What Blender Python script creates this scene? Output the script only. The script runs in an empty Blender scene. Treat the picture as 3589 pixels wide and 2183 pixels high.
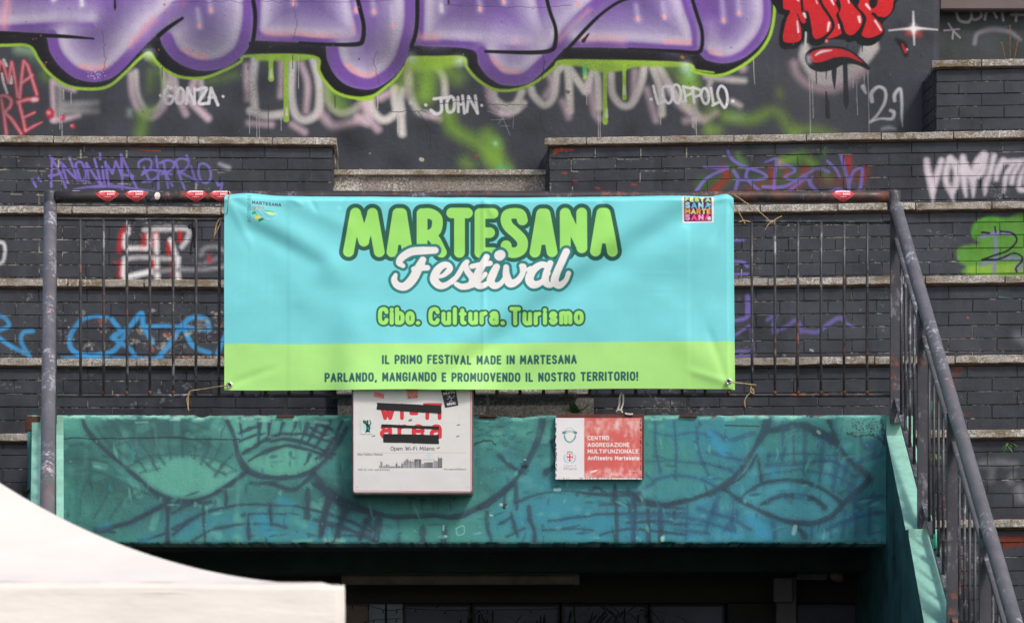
import bpy, math, random
import numpy as np
R_=random.Random(7); NR=np.random.default_rng(5)
S=bpy.context.scene
# ------------------------------------------------------------------ camera, world, sun, exposure
F=10800.0; CX=1794.5; YH=2600.0        # focal length in photo pixels, optical axis, horizon line (below the frame)
cam=bpy.data.cameras.new('camera'); co=bpy.data.objects.new('camera',cam); S.collection.objects.link(co)
co.location=(0,0,0); co.rotation_euler=(math.radians(90),0,0)
cam.sensor_width=36; cam.lens=36*F/3589; cam.shift_y=(YH-1091.5)/3589; cam.clip_end=500; cam.clip_start=.1
cam.dof.use_dof=True; cam.dof.focus_distance=18.6; cam.dof.aperture_fstop=5.6
S.camera=co
SUN=(-0.78,1.0,-1.4)                    # the way the sunlight travels
w=bpy.data.worlds.new('World'); S.world=w; w.use_nodes=True
nt_=w.node_tree; bg=nt_.nodes['Background']; sky=nt_.nodes.new('ShaderNodeTexSky'); sky.sky_type='NISHITA'; sky.sun_disc=False
el=math.atan2(1.4,math.hypot(.78,1.0)); sky.sun_elevation=el; sky.sun_rotation=math.atan2(.78,-1.0)
sky.air_density=1.3; sky.dust_density=4.0; sky.ozone_density=1.0
nt_.links.new(sky.outputs[0],bg.inputs[0]); bg.inputs[1].default_value=.15
sl=bpy.data.lights.new('sun','SUN'); so=bpy.data.objects.new('sun',sl); S.collection.objects.link(so)
from mathutils import Vector
so.rotation_euler=Vector(SUN).to_track_quat('-Z','Y').to_euler(); so.location=(6,-4,12)
sl.energy=2.0; sl.angle=math.radians(8.0); sl.color=(1,.955,.9)
S.view_settings.view_transform='Standard'; S.view_settings.look='None'; S.view_settings.gamma=1; S.view_settings.exposure=-0.12
S.view_settings.use_curve_mapping=False

# ------------------------------------------------------------------ helpers
def W(px,py,Y): return ((px-CX)*Y/F,Y,(YH-py)*Y/F)
K=.86                                    # how bright a white wall shows under this light
def lin(c):
    c=np.asarray(c,float)/255; return np.where(c<=.04045,c/12.92,((c+.055)/1.055)**2.4)
def alb(*c):
    v=np.clip(lin(c)/K,0,.88); return (float(v[0]),float(v[1]),float(v[2]),1)
def tag(o,label=None,cat=None,group=None,kind=None):
    if label:o['label']=label
    if cat:o['category']=cat
    if group:o['group']=group
    if kind:o['kind']=kind
    return o
def empty(name,loc=(0,0,0),rz=0):
    o=bpy.data.objects.new(name,None); S.collection.objects.link(o); o.location=loc; o.rotation_euler=(0,0,rz); o.empty_display_size=.1; return o
def link(name,me,mat=None,parent=None,loc=(0,0,0),rot=(0,0,0)):
    o=bpy.data.objects.new(name,me); S.collection.objects.link(o); o.location=loc; o.rotation_euler=rot
    if mat is not None and not me.materials: me.materials.append(mat)
    if parent: o.parent=parent
    return o
class MB:
    def __init__(s): s.v=[];s.f=[];s.uv=None;s.sm=[]
    def add(s,v,f,smooth=False):
        n=len(s.v); s.v+=[tuple(p) for p in v]; s.f+=[tuple(i+n for i in q) for q in f]; s.sm+=[smooth]*len(f); return s
    def box(s,x0,x1,y0,y1,z0,z1,b=0):
        if b<=0:
            v=[(x,y,z) for x in(x0,x1) for y in(y0,y1) for z in(z0,z1)]
            return s.add(v,[(0,1,3,2),(4,6,7,5),(0,4,5,1),(2,3,7,6),(0,2,6,4),(1,5,7,3)])
        v=[];idx={}
        X=(x0,x1);Y=(y0,y1);Z=(z0,z1)
        for i in(0,1):
            for j in(0,1):
                for k in(0,1):
                    sx=b if i==0 else -b; sy=b if j==0 else -b; sz=b if k==0 else -b
                    idx[i,j,k,'x']=len(v); v.append((X[i],Y[j]+sy,Z[k]+sz))
                    idx[i,j,k,'y']=len(v); v.append((X[i]+sx,Y[j],Z[k]+sz))
                    idx[i,j,k,'z']=len(v); v.append((X[i]+sx,Y[j]+sy,Z[k]))
        f=[]
        for i in(0,1): f.append([idx[i,a,c,'x'] for a,c in((0,0),(0,1),(1,1),(1,0))][::(1 if i==0 else -1)])
        for j in(0,1): f.append([idx[a,j,c,'y'] for a,c in((0,0),(1,0),(1,1),(0,1))][::(1 if j==0 else -1)])
        for k in(0,1): f.append([idx[a,c,k,'z'] for a,c in((0,0),(0,1),(1,1),(1,0))][::(1 if k==0 else -1)])
        for j in(0,1):
            for k in(0,1): f.append([idx[0,j,k,'y'],idx[1,j,k,'y'],idx[1,j,k,'z'],idx[0,j,k,'z']])
        for i in(0,1):
            for k in(0,1): f.append([idx[i,0,k,'x'],idx[i,1,k,'x'],idx[i,1,k,'z'],idx[i,0,k,'z']])
        for i in(0,1):
            for j in(0,1): f.append([idx[i,j,0,'x'],idx[i,j,1,'x'],idx[i,j,1,'y'],idx[i,j,0,'y']])
        for i in(0,1):
            for j in(0,1):
                for k in(0,1): f.append([idx[i,j,k,'x'],idx[i,j,k,'y'],idx[i,j,k,'z']])
        return s.add(v,f)
    def tube(s,pts,r,n=10,cap=True,smooth=True):
        P=[Vector(p) for p in pts]; m=len(P); rr=r if hasattr(r,'__len__') else [r]*m
        up=None; v=[]
        for i in range(m):
            t=(P[min(i+1,m-1)]-P[max(i-1,0)]).normalized()
            if up is None:
                a=Vector((0,0,1)) if abs(t.z)<.9 else Vector((0,1,0)); up=(a-t*a.dot(t)).normalized()
            else: up=(up-t*up.dot(t)).normalized()
            bi=t.cross(up)
            for k in range(n):
                a=2*math.pi*k/n; v.append(P[i]+(up*math.cos(a)+bi*math.sin(a))*rr[i])
        f=[(i*n+k,i*n+(k+1)%n,(i+1)*n+(k+1)%n,(i+1)*n+k) for i in range(m-1) for k in range(n)]
        s.add(v,f,smooth)
        if cap:
            b=len(s.v)-m*n; s.f+=[tuple(range(b,b+n))[::-1],tuple(range(b+(m-1)*n,b+m*n))]; s.sm+=[False,False]
        return s
    def mesh(s,name,recalc=True):
        me=bpy.data.meshes.new(name); me.from_pydata(s.v,[],s.f); me.polygons.foreach_set('use_smooth',s.sm)
        if recalc:
            import bmesh
            bm=bmesh.new(); bm.from_mesh(me); bmesh.ops.recalc_face_normals(bm,faces=bm.faces); bm.to_mesh(me); bm.free()
        me.update(); return me
    def build(s,name,mat,parent=None,loc=(0,0,0),rot=(0,0,0),recalc=True): return link(name,s.mesh(name,recalc),mat,parent,loc,rot)
def catmull(p,n=7):
    p=np.asarray(p,float)
    if len(p)<3: return p
    closed=np.allclose(p[0],p[-1])
    q=np.vstack([p[-2] if closed else 2*p[0]-p[1],p,p[1] if closed else 2*p[-1]-p[-2]])
    out=[]
    for i in range(1,len(q)-2):
        a,b,c,d=q[i-1:i+3]
        for t in np.arange(n)/n: out.append(.5*((2*b)+(c-a)*t+(2*a-5*b+4*c-d)*t*t+(3*b-a-3*c+d)*t**3))
    out.append(p[-1]); return np.array(out)

# ------------------------------------------------------------------ paint: flat colour laid on surfaces with brush and spray strokes
NT=NR.random((512,512)).astype(np.float32)
def fbm(h,w,cells,oct=4,seed=1):
    rg=np.random.default_rng(seed); out=np.zeros((h,w),np.float32); amp=1;tot=0
    for o in range(oct):
        cx=max(2,int(cells*2**o)); cy=max(2,int(cx*h/w)+1); g=rg.random((cy+2,cx+2)).astype(np.float32)
        y=np.linspace(0,cy,h,endpoint=False);x=np.linspace(0,cx,w,endpoint=False)
        yi=y.astype(int);xi=x.astype(int);fy=(y-yi);fx=(x-xi);fy=(fy*fy*(3-2*fy))[:,None];fx=(fx*fx*(3-2*fx))[None]
        a=g[yi][:,xi];b=g[yi][:,xi+1];c=g[yi+1][:,xi];d=g[yi+1][:,xi+1]
        out+=amp*((a*(1-fx)+b*fx)*(1-fy)+(c*(1-fx)+d*fx)*fy); tot+=amp; amp*=.5
    return out/tot
class Canvas:
    def __init__(s,x0,z0,x1,z1,ppm,base=None):
        s.b=(x0,z0,x1,z1); s.ppm=ppm; s.w=int((x1-x0)*ppm); s.h=int((z1-z0)*ppm)
        s.c=np.zeros((s.h,s.w,3),np.float32); s.a=np.zeros((s.h,s.w),np.float32)
        if base is not None: s.c[:]=base; s.a[:]=1
        s.Y0=18;s.xe=0;s.sl=0;s.v=(0,0,1)
    def at(s,Y,xe=0,sl=0): s.Y0,s.xe,s.sl=Y,xe,sl; return s
    def view(s,x0,y0,k): s.v=(x0,y0,k); return s
    def pt(s,P):
        P=np.asarray(P,float).reshape(-1,2); px=s.v[0]+P[:,0]*s.v[2]; py=s.v[1]+P[:,1]*s.v[2]
        Y=(s.Y0-s.sl*s.xe)/(1-s.sl*(px-CX)/F)
        return np.stack([((px-CX)*Y/F-s.b[0])*s.ppm,((YH-py)*Y/F-s.b[1])*s.ppm],1)
    def k(s): return s.v[2]*s.Y0/F*s.ppm
    def blend(s,y0,y1,x0,x1,al,col):
        al=al[...,None]; A=s.a[y0:y1,x0:x1,None]; col=np.asarray(col,np.float32)
        ao=al+A*(1-al); C=s.c[y0:y1,x0:x1]
        s.c[y0:y1,x0:x1]=np.where(ao>1e-4,(col*al+C*A*(1-al))/np.maximum(ao,1e-4),C); s.a[y0:y1,x0:x1]=ao[...,0]
    def box_(s,P,m):
        x0=max(0,int(P[:,0].min()-m));x1=min(s.w,int(P[:,0].max()+m)+2);y0=max(0,int(P[:,1].min()-m));y1=min(s.h,int(P[:,1].max()+m)+2)
        return x0,x1,y0,y1
    def sd(s,P,R,m,x0,x1,y0,y1):
        D=np.full((y1-y0,x1-x0),1e6,np.float32)
        segs=range(len(P)-1) if len(P)>1 else [0]
        for i in segs:
            a=P[i];b=P[min(i+1,len(P)-1)];ra=R[i];rb=R[min(i+1,len(P)-1)];mm=max(ra,rb)+m+2
            u0=max(x0,int(min(a[0],b[0])-mm));u1=min(x1,int(max(a[0],b[0])+mm)+2);v0=max(y0,int(min(a[1],b[1])-mm));v1=min(y1,int(max(a[1],b[1])+mm)+2)
            if u0>=u1 or v0>=v1: continue
            X=np.arange(u0,u1,dtype=np.float32)[None]-a[0];Z=np.arange(v0,v1,dtype=np.float32)[:,None]-a[1]
            dx,dz=b-a;L=dx*dx+dz*dz
            t=np.clip((X*dx+Z*dz)/L,0,1) if L>1e-6 else np.zeros((v1-v0,u1-u0),np.float32)
            d=np.hypot(X-t*dx,Z-t*dz)-(ra+(rb-ra)*t)
            sub=D[v0-y0:v1-y0,u0-x0:u1-x0]; np.minimum(sub,d,out=sub)
        return D
    def nz(s,y0,y1,x0,x1): return NT[np.ix_(np.arange(y0,y1)%512,np.arange(x0,x1)%512)]
    def stroke(s,P,r,col,soft=1.5,a=1,sm=True,spk=.5,px=False):
        P=np.asarray(P,float).reshape(-1,2)
        k=1 if px else s.k(); R=np.asarray(r if hasattr(r,'__len__') else [r]*len(P),float)*k
        if sm and len(P)>2:
            Q=catmull(np.column_stack([P,R])); P,R=Q[:,:2],np.maximum(Q[:,2],.2)
        P=P if px else s.pt(P)
        so=max(1.0,soft*k); m=R.max()+so
        x0,x1,y0,y1=s.box_(P,m)
        if x0>=x1 or y0>=y1: return
        D=s.sd(P,R,so,x0,x1,y0,y1)
        if so>2: D=D+(s.nz(y0,y1,x0,x1)-.5)*so*spk
        t=np.clip(.5-D/so*(1 if so<=1.01 else .5),0,1); al=t*t*(3-2*t)*a
        s.blend(y0,y1,x0,x1,al,col)
    def fill(s,P,col,soft=1.5,a=1,sm=True,grow=0):
        P=np.asarray(P,float); 
        if not np.allclose(P[0],P[-1]): P=np.vstack([P,P[:1]])
        if sm: P=catmull(P,5)
        P=s.pt(P); so=max(1.,soft*s.k()); g=grow*s.k()
        x0,x1,y0,y1=s.box_(P,so+g)
        if x0>=x1 or y0>=y1: return
        D=s.sd(P,[0]*len(P),so+g,x0,x1,y0,y1)
        X=np.arange(x0,x1)[None];Z=np.arange(y0,y1)[:,None]; ins=np.zeros(D.shape,bool)
        for i in range(len(P)-1):
            a_,b=P[i],P[i+1]
            if a_[1]==b[1]: continue
            c=((a_[1]>Z)!=(b[1]>Z)); xs=a_[0]+(Z-a_[1])*(b[0]-a_[0])/(b[1]-a_[1]); ins^=c&(X<xs)
        D=np.where(ins,-D,D)-g
        if so>2: D=D+(s.nz(y0,y1,x0,x1)-.5)*so*.4
        t=np.clip(.5-D/so*(1 if so<=1.01 else .5),0,1); s.blend(y0,y1,x0,x1,t*t*(3-2*t)*a,col)
    def text(s,t,x,y,h,r,col,w=None,sp=.2,slant=0,rot=0,a=1,soft=1.5,wx=1,case=None):
        gs=[];cur=0
        for ch in t:
            g=GL.get(ch) or GL['?']; gs.append((cur,g)); cur+=g[0]+sp
        tot=cur-sp
        if w: wx=(w-2*r)/(tot*h)
        ca,sa=math.cos(rot),math.sin(rot)
        for c0,g in gs:
            for st,smo in g[1]:
                Q=[]
                for u,v in st:
                    X=(c0+u)*h*wx+v*h*slant+r; Z=v*(h-2*r)+r if v<=1 else h; 
                    Q.append((x+X*ca+Z*sa,y+X*sa-Z*ca))
                s.stroke(Q,r,col,soft,a,smo,0)
    def scatter(s,n,rad,col,a=(.05,.2),seed=0,area=None,soft=1.5,asp=1):
        rg=np.random.default_rng(seed); X0,Z0,X1,Z1=area or (0,0,s.w,s.h)
        for i in range(n):
            x=rg.uniform(X0,X1);z=rg.uniform(Z0,Z1);r=rg.uniform(*rad);c=col[rg.integers(len(col))]; L=r*asp*rg.uniform(0,2);th=rg.uniform(0,math.pi)
            s.stroke([(x,z),(x+L*math.cos(th),z+L*math.sin(th))],r,c,soft*r,rg.uniform(*a),False,.6,px=True)
    def image(s,name):
        im=bpy.data.images.new(name,s.w,s.h,alpha=True); im.alpha_mode='CHANNEL_PACKED'
        l=lin(s.c)/K; l=np.clip(l,0,.9); q=np.where(l<=.0031308,l*12.92,1.055*l**(1/2.4)-.055)
        im.pixels.foreach_set(np.concatenate([q,s.a[...,None]],2).astype(np.float32).ravel()); im.update(); im.pack(); return im
def _g(w,spec):
    o=[]
    for st in spec.split(';'):
        sm=st.startswith('~'); st=st.lstrip('~'); o.append(([tuple(float(q) for q in p.split(',')) for p in st.split()],sm))
    return (w,o)
GL={k:_g(*v) for k,v in {
'A':(.6,"0,0 .3,1 .6,0;.11,.3 .49,.3"),'B':(.5,"0,0 0,1;~0,1 .28,1 .46,.9 .46,.64 .28,.53 0,.53;~0,.53 .3,.53 .5,.42 .5,.12 .3,0 0,0"),
'C':(.52,"~.52,.78 .44,.96 .26,1 .07,.92 0,.7 0,.3 .07,.08 .26,0 .44,.04 .52,.22"),'D':(.52,"0,0 0,1;~0,1 .25,1 .46,.9 .52,.6 .52,.4 .46,.1 .25,0 0,0"),
'E':(.42,".42,0 0,0 0,1 .42,1;0,.52 .36,.52"),'F':(.42,"0,0 0,1 .42,1;0,.52 .34,.52"),'G':(.54,"~.52,.8 .42,.97 .26,1 .07,.92 0,.7 0,.3 .07,.08 .26,0 .46,.06 .54,.25;.54,.25 .54,.46 .32,.46"),
'H':(.52,"0,0 0,1;.52,0 .52,1;0,.52 .52,.52"),'I':(.02,"0,0 0,1"),'J':(.35,"~.35,1 .35,.3 .28,.04 .12,0 0,.12"),'K':(.5,"0,0 0,1;.48,1 0,.42;.16,.6 .5,0"),
'L':(.4,"0,1 0,0 .4,0"),'M':(.66,"0,0 .03,1 .33,.3 .63,1 .66,0"),'N':(.52,"0,0 0,1 .52,0 .52,1"),'O':(.56,"~.28,1 .08,.92 0,.65 0,.35 .08,.08 .28,0 .48,.08 .56,.35 .56,.65 .48,.92 .28,1"),
'P':(.48,"0,0 0,1;~0,1 .3,1 .48,.88 .48,.6 .3,.46 0,.46"),'Q':(.56,"~.28,1 .08,.92 0,.65 0,.35 .08,.08 .28,0 .48,.08 .56,.35 .56,.65 .48,.92 .28,1;.35,.25 .56,0"),
'R':(.5,"0,0 0,1;~0,1 .3,1 .48,.88 .48,.62 .3,.48 0,.48;.26,.48 .5,0"),'S':(.48,"~.46,.84 .34,.98 .16,.98 .02,.84 .04,.64 .24,.52 .44,.38 .48,.16 .34,.02 .14,.02 0,.16"),
'T':(.54,"0,1 .54,1;.27,1 .27,0"),'U':(.52,"~0,1 0,.3 .08,.06 .26,0 .44,.06 .52,.3 .52,1"),'V':(.56,"0,1 .28,0 .56,1"),'W':(.8,"0,1 .2,0 .4,.9 .6,0 .8,1"),'X':(.5,"0,0 .5,1;0,1 .5,0"),
'Y':(.54,"0,1 .27,.5 .54,1;.27,.5 .27,0"),'Z':(.5,"0,1 .5,1 0,0 .5,0"),
'a':(.4,"~.38,.5 .34,.66 .18,.7 .04,.6;.39,.5 .39,0;~.39,.42 .14,.4 0,.26 .06,.04 .22,0 .39,.14"),'b':(.42,"0,1 0,0;~0,.5 .1,.68 .26,.7 .42,.55 .42,.15 .26,0 .1,.02 0,.18"),
'c':(.38,"~.38,.55 .28,.69 .12,.68 0,.5 0,.2 .12,.02 .28,.01 .38,.15"),'d':(.42,".42,1 .42,0;~.42,.5 .32,.68 .16,.7 0,.55 0,.15 .16,0 .32,.02 .42,.18"),
'e':(.42,"~0,.37 .42,.37;~.42,.37 .4,.58 .26,.7 .12,.68 0,.5 0,.2 .12,.02 .28,.0 .4,.14"),'f':(.28,"~.28,.98 .16,1 .1,.85 .1,.6;.1,.7 .1,0;0,.66 .26,.66"),
'g':(.42,"~.42,.5 .32,.68 .16,.7 0,.55 0,.18 .16,.02 .32,.04 .42,.2;~.42,.66 .42,-.1 .34,-.26 .16,-.28 .04,-.2"),'h':(.4,"0,0 0,1;~0,.5 .1,.67 .26,.7 .4,.55 .4,.3 .4,0"),
'i':(.02,"0,0 0,.68;0,.93 0,.95"),'l':(.02,"0,0 0,1"),'m':(.66,"0,0 0,.68;~0,.5 .08,.67 .22,.7 .33,.55 .33,.3 .33,0;~.33,.5 .42,.67 .55,.7 .66,.55 .66,.3 .66,0"),
'n':(.4,"0,0 0,.68;~0,.5 .1,.67 .26,.7 .4,.55 .4,.3 .4,0"),'o':(.42,"~.21,.7 .06,.63 0,.45 0,.25 .06,.07 .21,0 .36,.07 .42,.25 .42,.45 .36,.63 .21,.7"),
'p':(.42,"0,.68 0,-.28;~0,.5 .1,.68 .26,.7 .42,.55 .42,.15 .26,0 .1,.02 0,.18"),'r':(.26,"0,0 0,.68;~0,.45 .08,.64 .26,.69"),
's':(.34,"~.33,.56 .24,.69 .1,.69 .02,.56 .06,.42 .28,.3 .34,.14 .24,.01 .1,.01 0,.13"),'t':(.26,"~.1,.92 .1,.2 .14,.02 .26,.01;0,.66 .25,.66"),
'u':(.4,"~0,.68 0,.3 0,.15 .12,0 .28,.02 .4,.2;.4,.68 .4,0"),'v':(.4,"0,.68 .2,0 .4,.68"),'w':(.58,"0,.68 .15,0 .29,.6 .43,0 .58,.68"),'x':(.36,"0,0 .36,.68;0,.68 .36,0"),'z':(.36,"0,.67 .36,.67 0,0 .36,0"),
'.':(.04,"0,0 .03,0"),',':(.06,".05,.02 0,-.16"),'!':(.02,"0,.35 0,1;0,0 0,.02"),':':(.02,"0,0 0,.02;0,.5 0,.52"),'-':(.28,"0,.36 .28,.36"),'(':(.16,"~.16,1.05 0,.7 0,.2 .16,-.12"),')':(.16,"~0,1.05 .16,.7 .16,.2 0,-.12"),
' ':(.22,"-9,-99 -9,-99"),'?':(.3,"0,0 0,0"),"'":(.02,"0,1 0,.8"),'/':(.3,"0,0 .3,1"),'1':(.3,"0,.8 .2,1 .2,0"),'2':(.5,"~0,.8 .2,1 .45,.85 .4,.5 0,0;0,0 .5,0")}.items()}
def off(P,d):
    P=catmull(P,4); T=np.gradient(P,axis=0); N=np.stack([T[:,1],-T[:,0]],1); N/=np.maximum(np.hypot(*N.T)[:,None],1e-6); return (P+N*d)[::4]
# ================================================================== paint: the graffiti on the upper wall
YW=21.4; XE=W(3293,0,YW)[0]
gw=Canvas(-4.7,3.85,XE,6.0,300).at(YW)
WH=(232,230,236); LAV=(205,194,219); PUR=(120,82,168); MID=(104,84,142); BLK=(26,26,30); LIME=(160,205,62); PINK=(246,170,178); GP=(196,172,184); GG=(192,188,186)
Z1=(0,0,.5276); Z2=(1200,0,.5276); Z3=(2400,0,.4826)
# ghost letters under everything: UN LUOGO COMUNE
gw.view(*Z1)
def ghost(P,r=22,c=GG,a=.75,s=22): gw.stroke(P,r*1.05,[min(255,q*1.14) for q in c],s,min(1,a*1.12))
for q in [[(345,540),(350,640),(360,800)],[(360,550),(490,600)],[(350,800),(440,790),(520,770)]]: ghost(q,16,GP,.8,22)
for q in [[(395,560),(400,740)],[(420,700),(640,690)],[(400,740),(640,740)]]: ghost(q,20,(150,148,150),.7,26)
for q in [[(870,500),(880,640),(930,740),(1010,780),(1090,700),(1110,560)],[(1130,500),(1140,560),(1230,760)],[(1270,600),(1300,500)],[(1220,640),(1380,790)]]: ghost(q,22,GP,.8,24)
for q in [[(900,480),(915,630),(980,740),(1060,700),(1090,600),(1080,440)],[(1160,520),(1180,640)],[(1330,500),(1340,640)]]: ghost(q,17,GG,.75,20)
for q in [[(1690,390),(1680,560),(1690,730)],[(1660,740),(1760,770),(1880,760)],[(1940,400),(1930,620),(1960,760),(2030,800),(2110,740),(2120,560),(2080,400)]]: ghost(q,26,(190,186,186),.9,20)
for q in [[(1635,440),(1640,660)],[(1650,820),(1800,830)],[(2000,430),(2040,560),(2030,740)],[(1870,400),(1860,640)],[(1940,830),(2020,880)]]: ghost(q,20,GP,.75,26)
for q in [[(2170,560),(2180,680),(2250,750),(2330,740),(2400,690)]]: ghost(q,24,(150,150,140),.7,22)
for q in [[(2130,760),(2220,840),(2400,800)],[(2440,640),(2464,760)]]: ghost(q,26,GP,.6,34)
gw.view(*Z2)
for q in [[(180,640),(200,740),(270,800),(350,750),(400,600)],[(345,590),(350,700),(390,740)],[(385,700),(395,890)],[(620,440),(670,520),(680,640)],[(440,440),(450,600),(500,740),(600,770)]]: ghost(q,23,(186,182,180),.85,20)
for q in [[(100,780),(160,820)],[(150,640),(160,760),(230,860)],[(430,480),(440,640)],[(560,770),(640,790)],[(250,650),(350,600)]]: ghost(q,22,GP,.65,30)
for q in [[(1000,600),(1010,660),(1080,710),(1150,690),(1190,610)],[(1250,590),(1270,640),(1340,700),(1400,640),(1420,470)],[(1060,750),(1140,740),(1200,690)],
  [(1440,460),(1480,440),(1500,520),(1510,740)],[(1500,450),(1560,540),(1610,610)],[(1620,600),(1660,480),(1690,520),(1700,720)],[(1780,490),(1790,620),(1850,700),(1920,690),(1980,560),(2000,450)],[(2060,450),(2110,600),(2120,760)],[(2100,440),(2200,620),(2320,740)]]: ghost(q,24,(184,180,176),.9,18)
for q in [[(960,560),(1000,720),(1100,760)],[(1340,440),(1390,560),(1350,640)],[(1640,560),(1670,740),(1700,790)],[(1460,680),(1500,780)],[(2020,600),(2080,800)],[(2130,520),(2240,700),(2400,800)],[(1940,480),(1930,650)]]: ghost(q,22,GP,.6,28)
gw.view(*Z3)
for q in [[(60,640),(70,780),(90,830)],[(150,560),(290,580),(430,590)],[(180,600),(160,700)],[(340,740),(400,770)]]: ghost(q,18,(178,172,172),.7,26)
for q in [[(0,880),(150,860),(220,820)],[(20,660),(40,760)],[(360,440),(420,500)]]: ghost(q,22,GP,.55,34)
# black fog patches and green mist
gw.view(*Z1)
for x,y,r in [(640,720,40),(560,860,60),(1500,880,60),(1600,640,40),(1750,560,60)]: gw.stroke([(x,y),(x+20,y)],r,BLK,90,.5)
for P,r,a in [([(960,780),(930,900)],36,.75),([(940,760),(1000,720)],20,.6),([(1000,480),(990,600)],14,.5),([(290,500),(300,520)],18,.5),([(1060,480),(1090,600)],16,.4),([(2200,620),(2260,700)],40,.55),([(1400,540),(1560,500)],18,.5)]: gw.stroke(P,r,(132,182,62),60,a)
gw.stroke([(860,740),(860,760)],12,(190,215,205),40,.8); gw.stroke([(120,330),(220,350)],26,(170,215,170),46,.7); gw.stroke([(210,400),(280,440)],20,(90,120,95),40,.5)
gw.view(*Z2)
for P,r,a in [([(560,440),(540,620)],70,.85),([(640,420),(760,520)],50,.6),([(700,760),(740,860),(900,960),(1000,1040)],40,.8),([(1000,1040),(1060,1130)],60,.7),([(810,1080),(840,1100)],34,.6),([(430,480),(380,560)],40,.55),([(960,900),(1010,960)],40,.8),([(2440,870),(2450,890)],24,.7),([(2290,480),(2300,660)],34,.7),([(2180,460),(2250,540)],24,.5)]: gw.stroke(P,r,(138,188,60),70,a)
for x,y,r in [(530,840,45),(60,960,60),(380,1100,50),(1900,880,70),(1260,1140,50),(0,900,60),(1240,860,40)]: gw.stroke([(x,y),(x+20,y)],r,BLK,90,.55)
gw.stroke([(1050,1120),(1090,1135)],16,(90,180,160),50,.6); gw.stroke([(490,420),(510,440)],16,(110,205,170),50,.8)
gw.view(*Z3)
for P,r,a in [([(300,850),(480,870),(620,810),(700,840),(760,940),(800,980)],38,.75),([(820,940),(960,950),(1080,980)],30,.6),([(170,940),(240,950)],26,.7),([(680,670),(686,690)],16,.85),([(30,560),(60,640)],50,.7),([(200,760),(160,820)],46,.4)]: gw.stroke(P,r,(130,175,55),60,a)
gw.stroke([(0,500),(30,540)],26,(150,225,190),60,.7); gw.stroke([(360,850),(400,850)],20,(140,180,170),60,.4)
# the big bubble letters
lime1=[(-400,300),(0,300),(190,305),(260,400),(330,490),(450,570),(600,590),(720,570),(830,480),(920,390),(990,350),(1040,410),(1100,465),(1200,510),(1350,515),(1500,460),(1590,410),(1650,370),(2080,375),(2120,470),(2160,540),(2230,610),(2330,645),(2464,655)]
lime2=[(0,640),(100,655),(200,635),(280,580),(350,520),(410,440),(450,385),(620,380),(800,382),(830,450),(900,530),(1000,590),(1100,600),(1200,580),(1300,530),(1400,450),(1450,405),(1700,405),(2000,410),(2290,425),(2350,470),(2464,485)]
lime3=[(0,470),(50,510),(150,540),(250,545),(350,510),(450,450),(540,370),(600,280),(630,180),(642,60),(640,-60)]
def C(z,P): return [(z[0]+x*z[2],z[1]+y*z[2]) for x,y in P]
edge=C(Z1,lime1)+C(Z2,lime2)[1:]+C(Z3,lime3)[1:]
gw.view(0,0,1)
gw.fill([(890,150),(1100,150),(1110,200),(1060,215),(900,215),(880,195)],LIME,8,.95,False)
gw.fill([(1440,170),(1620,180),(1640,215),(1560,240),(1450,250),(1425,220)],LIME,16,.9,True)
gw.fill([(1985,205),(2080,190),(2400,200),(2420,235),(2240,236),(2180,250),(2100,255),(2030,235),(1960,230)],LIME,7,.95,True)
for x,y0,y1,r in [(1001,190,420,13),(948,190,278,13),(2119,220,430,11),(2186,220,345,10),(2048,225,275,11)]:
    gw.stroke([(x,y0),(x,(y0+y1)/2),(x+1,y1)],[r*.75,r*.62,r*.82],LIME,3,1)
for x,y in [(1003,395),(949,262),(2125,400),(2186,320),(2050,262)]: gw.stroke([(x,y-16),(x,y+10)],[2.5,4.5],WH,5,1); 
gw.stroke([(2048,240),(2046,258)],8,(60,190,120),10,.7)
gw.stroke(edge,8,LIME,4,1,True)
gw.stroke([(520,190),(550,215)],14,LIME,20,.8)
black=edge+[(2750,-300),(-300,-300)]
gw.fill([tuple(p) for p in catmull(edge,5)]+[(2750,-300),(-300,-300)],BLK,4,1,False,grow=-3)
for x,y in [(520,190),(1438,205),(1610,215),(2402,232)]: gw.stroke([(x,y),(x+2,y)],9,(225,250,240),30,1)
low=[(-400,112),(0,112),(90,120),(158,130),(174,185),(211,237),(264,276),(327,289),(385,278),(430,245),(480,190),(520,150),(552,126),(570,165),(607,211),(660,240),(723,250),(791,237),(844,200),(870,168),(884,146),(1034,149),(1100,153),(1137,160),(1145,211),(1171,264),(1213,300),(1279,317),(1332,304),(1385,264),(1422,211),(1440,166),(1516,165),(1655,177),(1675,227),(1706,269),(1754,298),(1812,302),(1860,288),(1912,243),(1965,185),(2002,169),(2202,171),(2361,180),(2440,187),(2472,212),(2521,223),(2569,219),(2617,198),(2661,159),(2690,112),(2702,58),(2699,-60)]
lowc=[tuple(p) for p in catmull(low,5)]
gw.fill(lowc+[(2699,-400),(-400,-400)],PUR,3,1,False)
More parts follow.
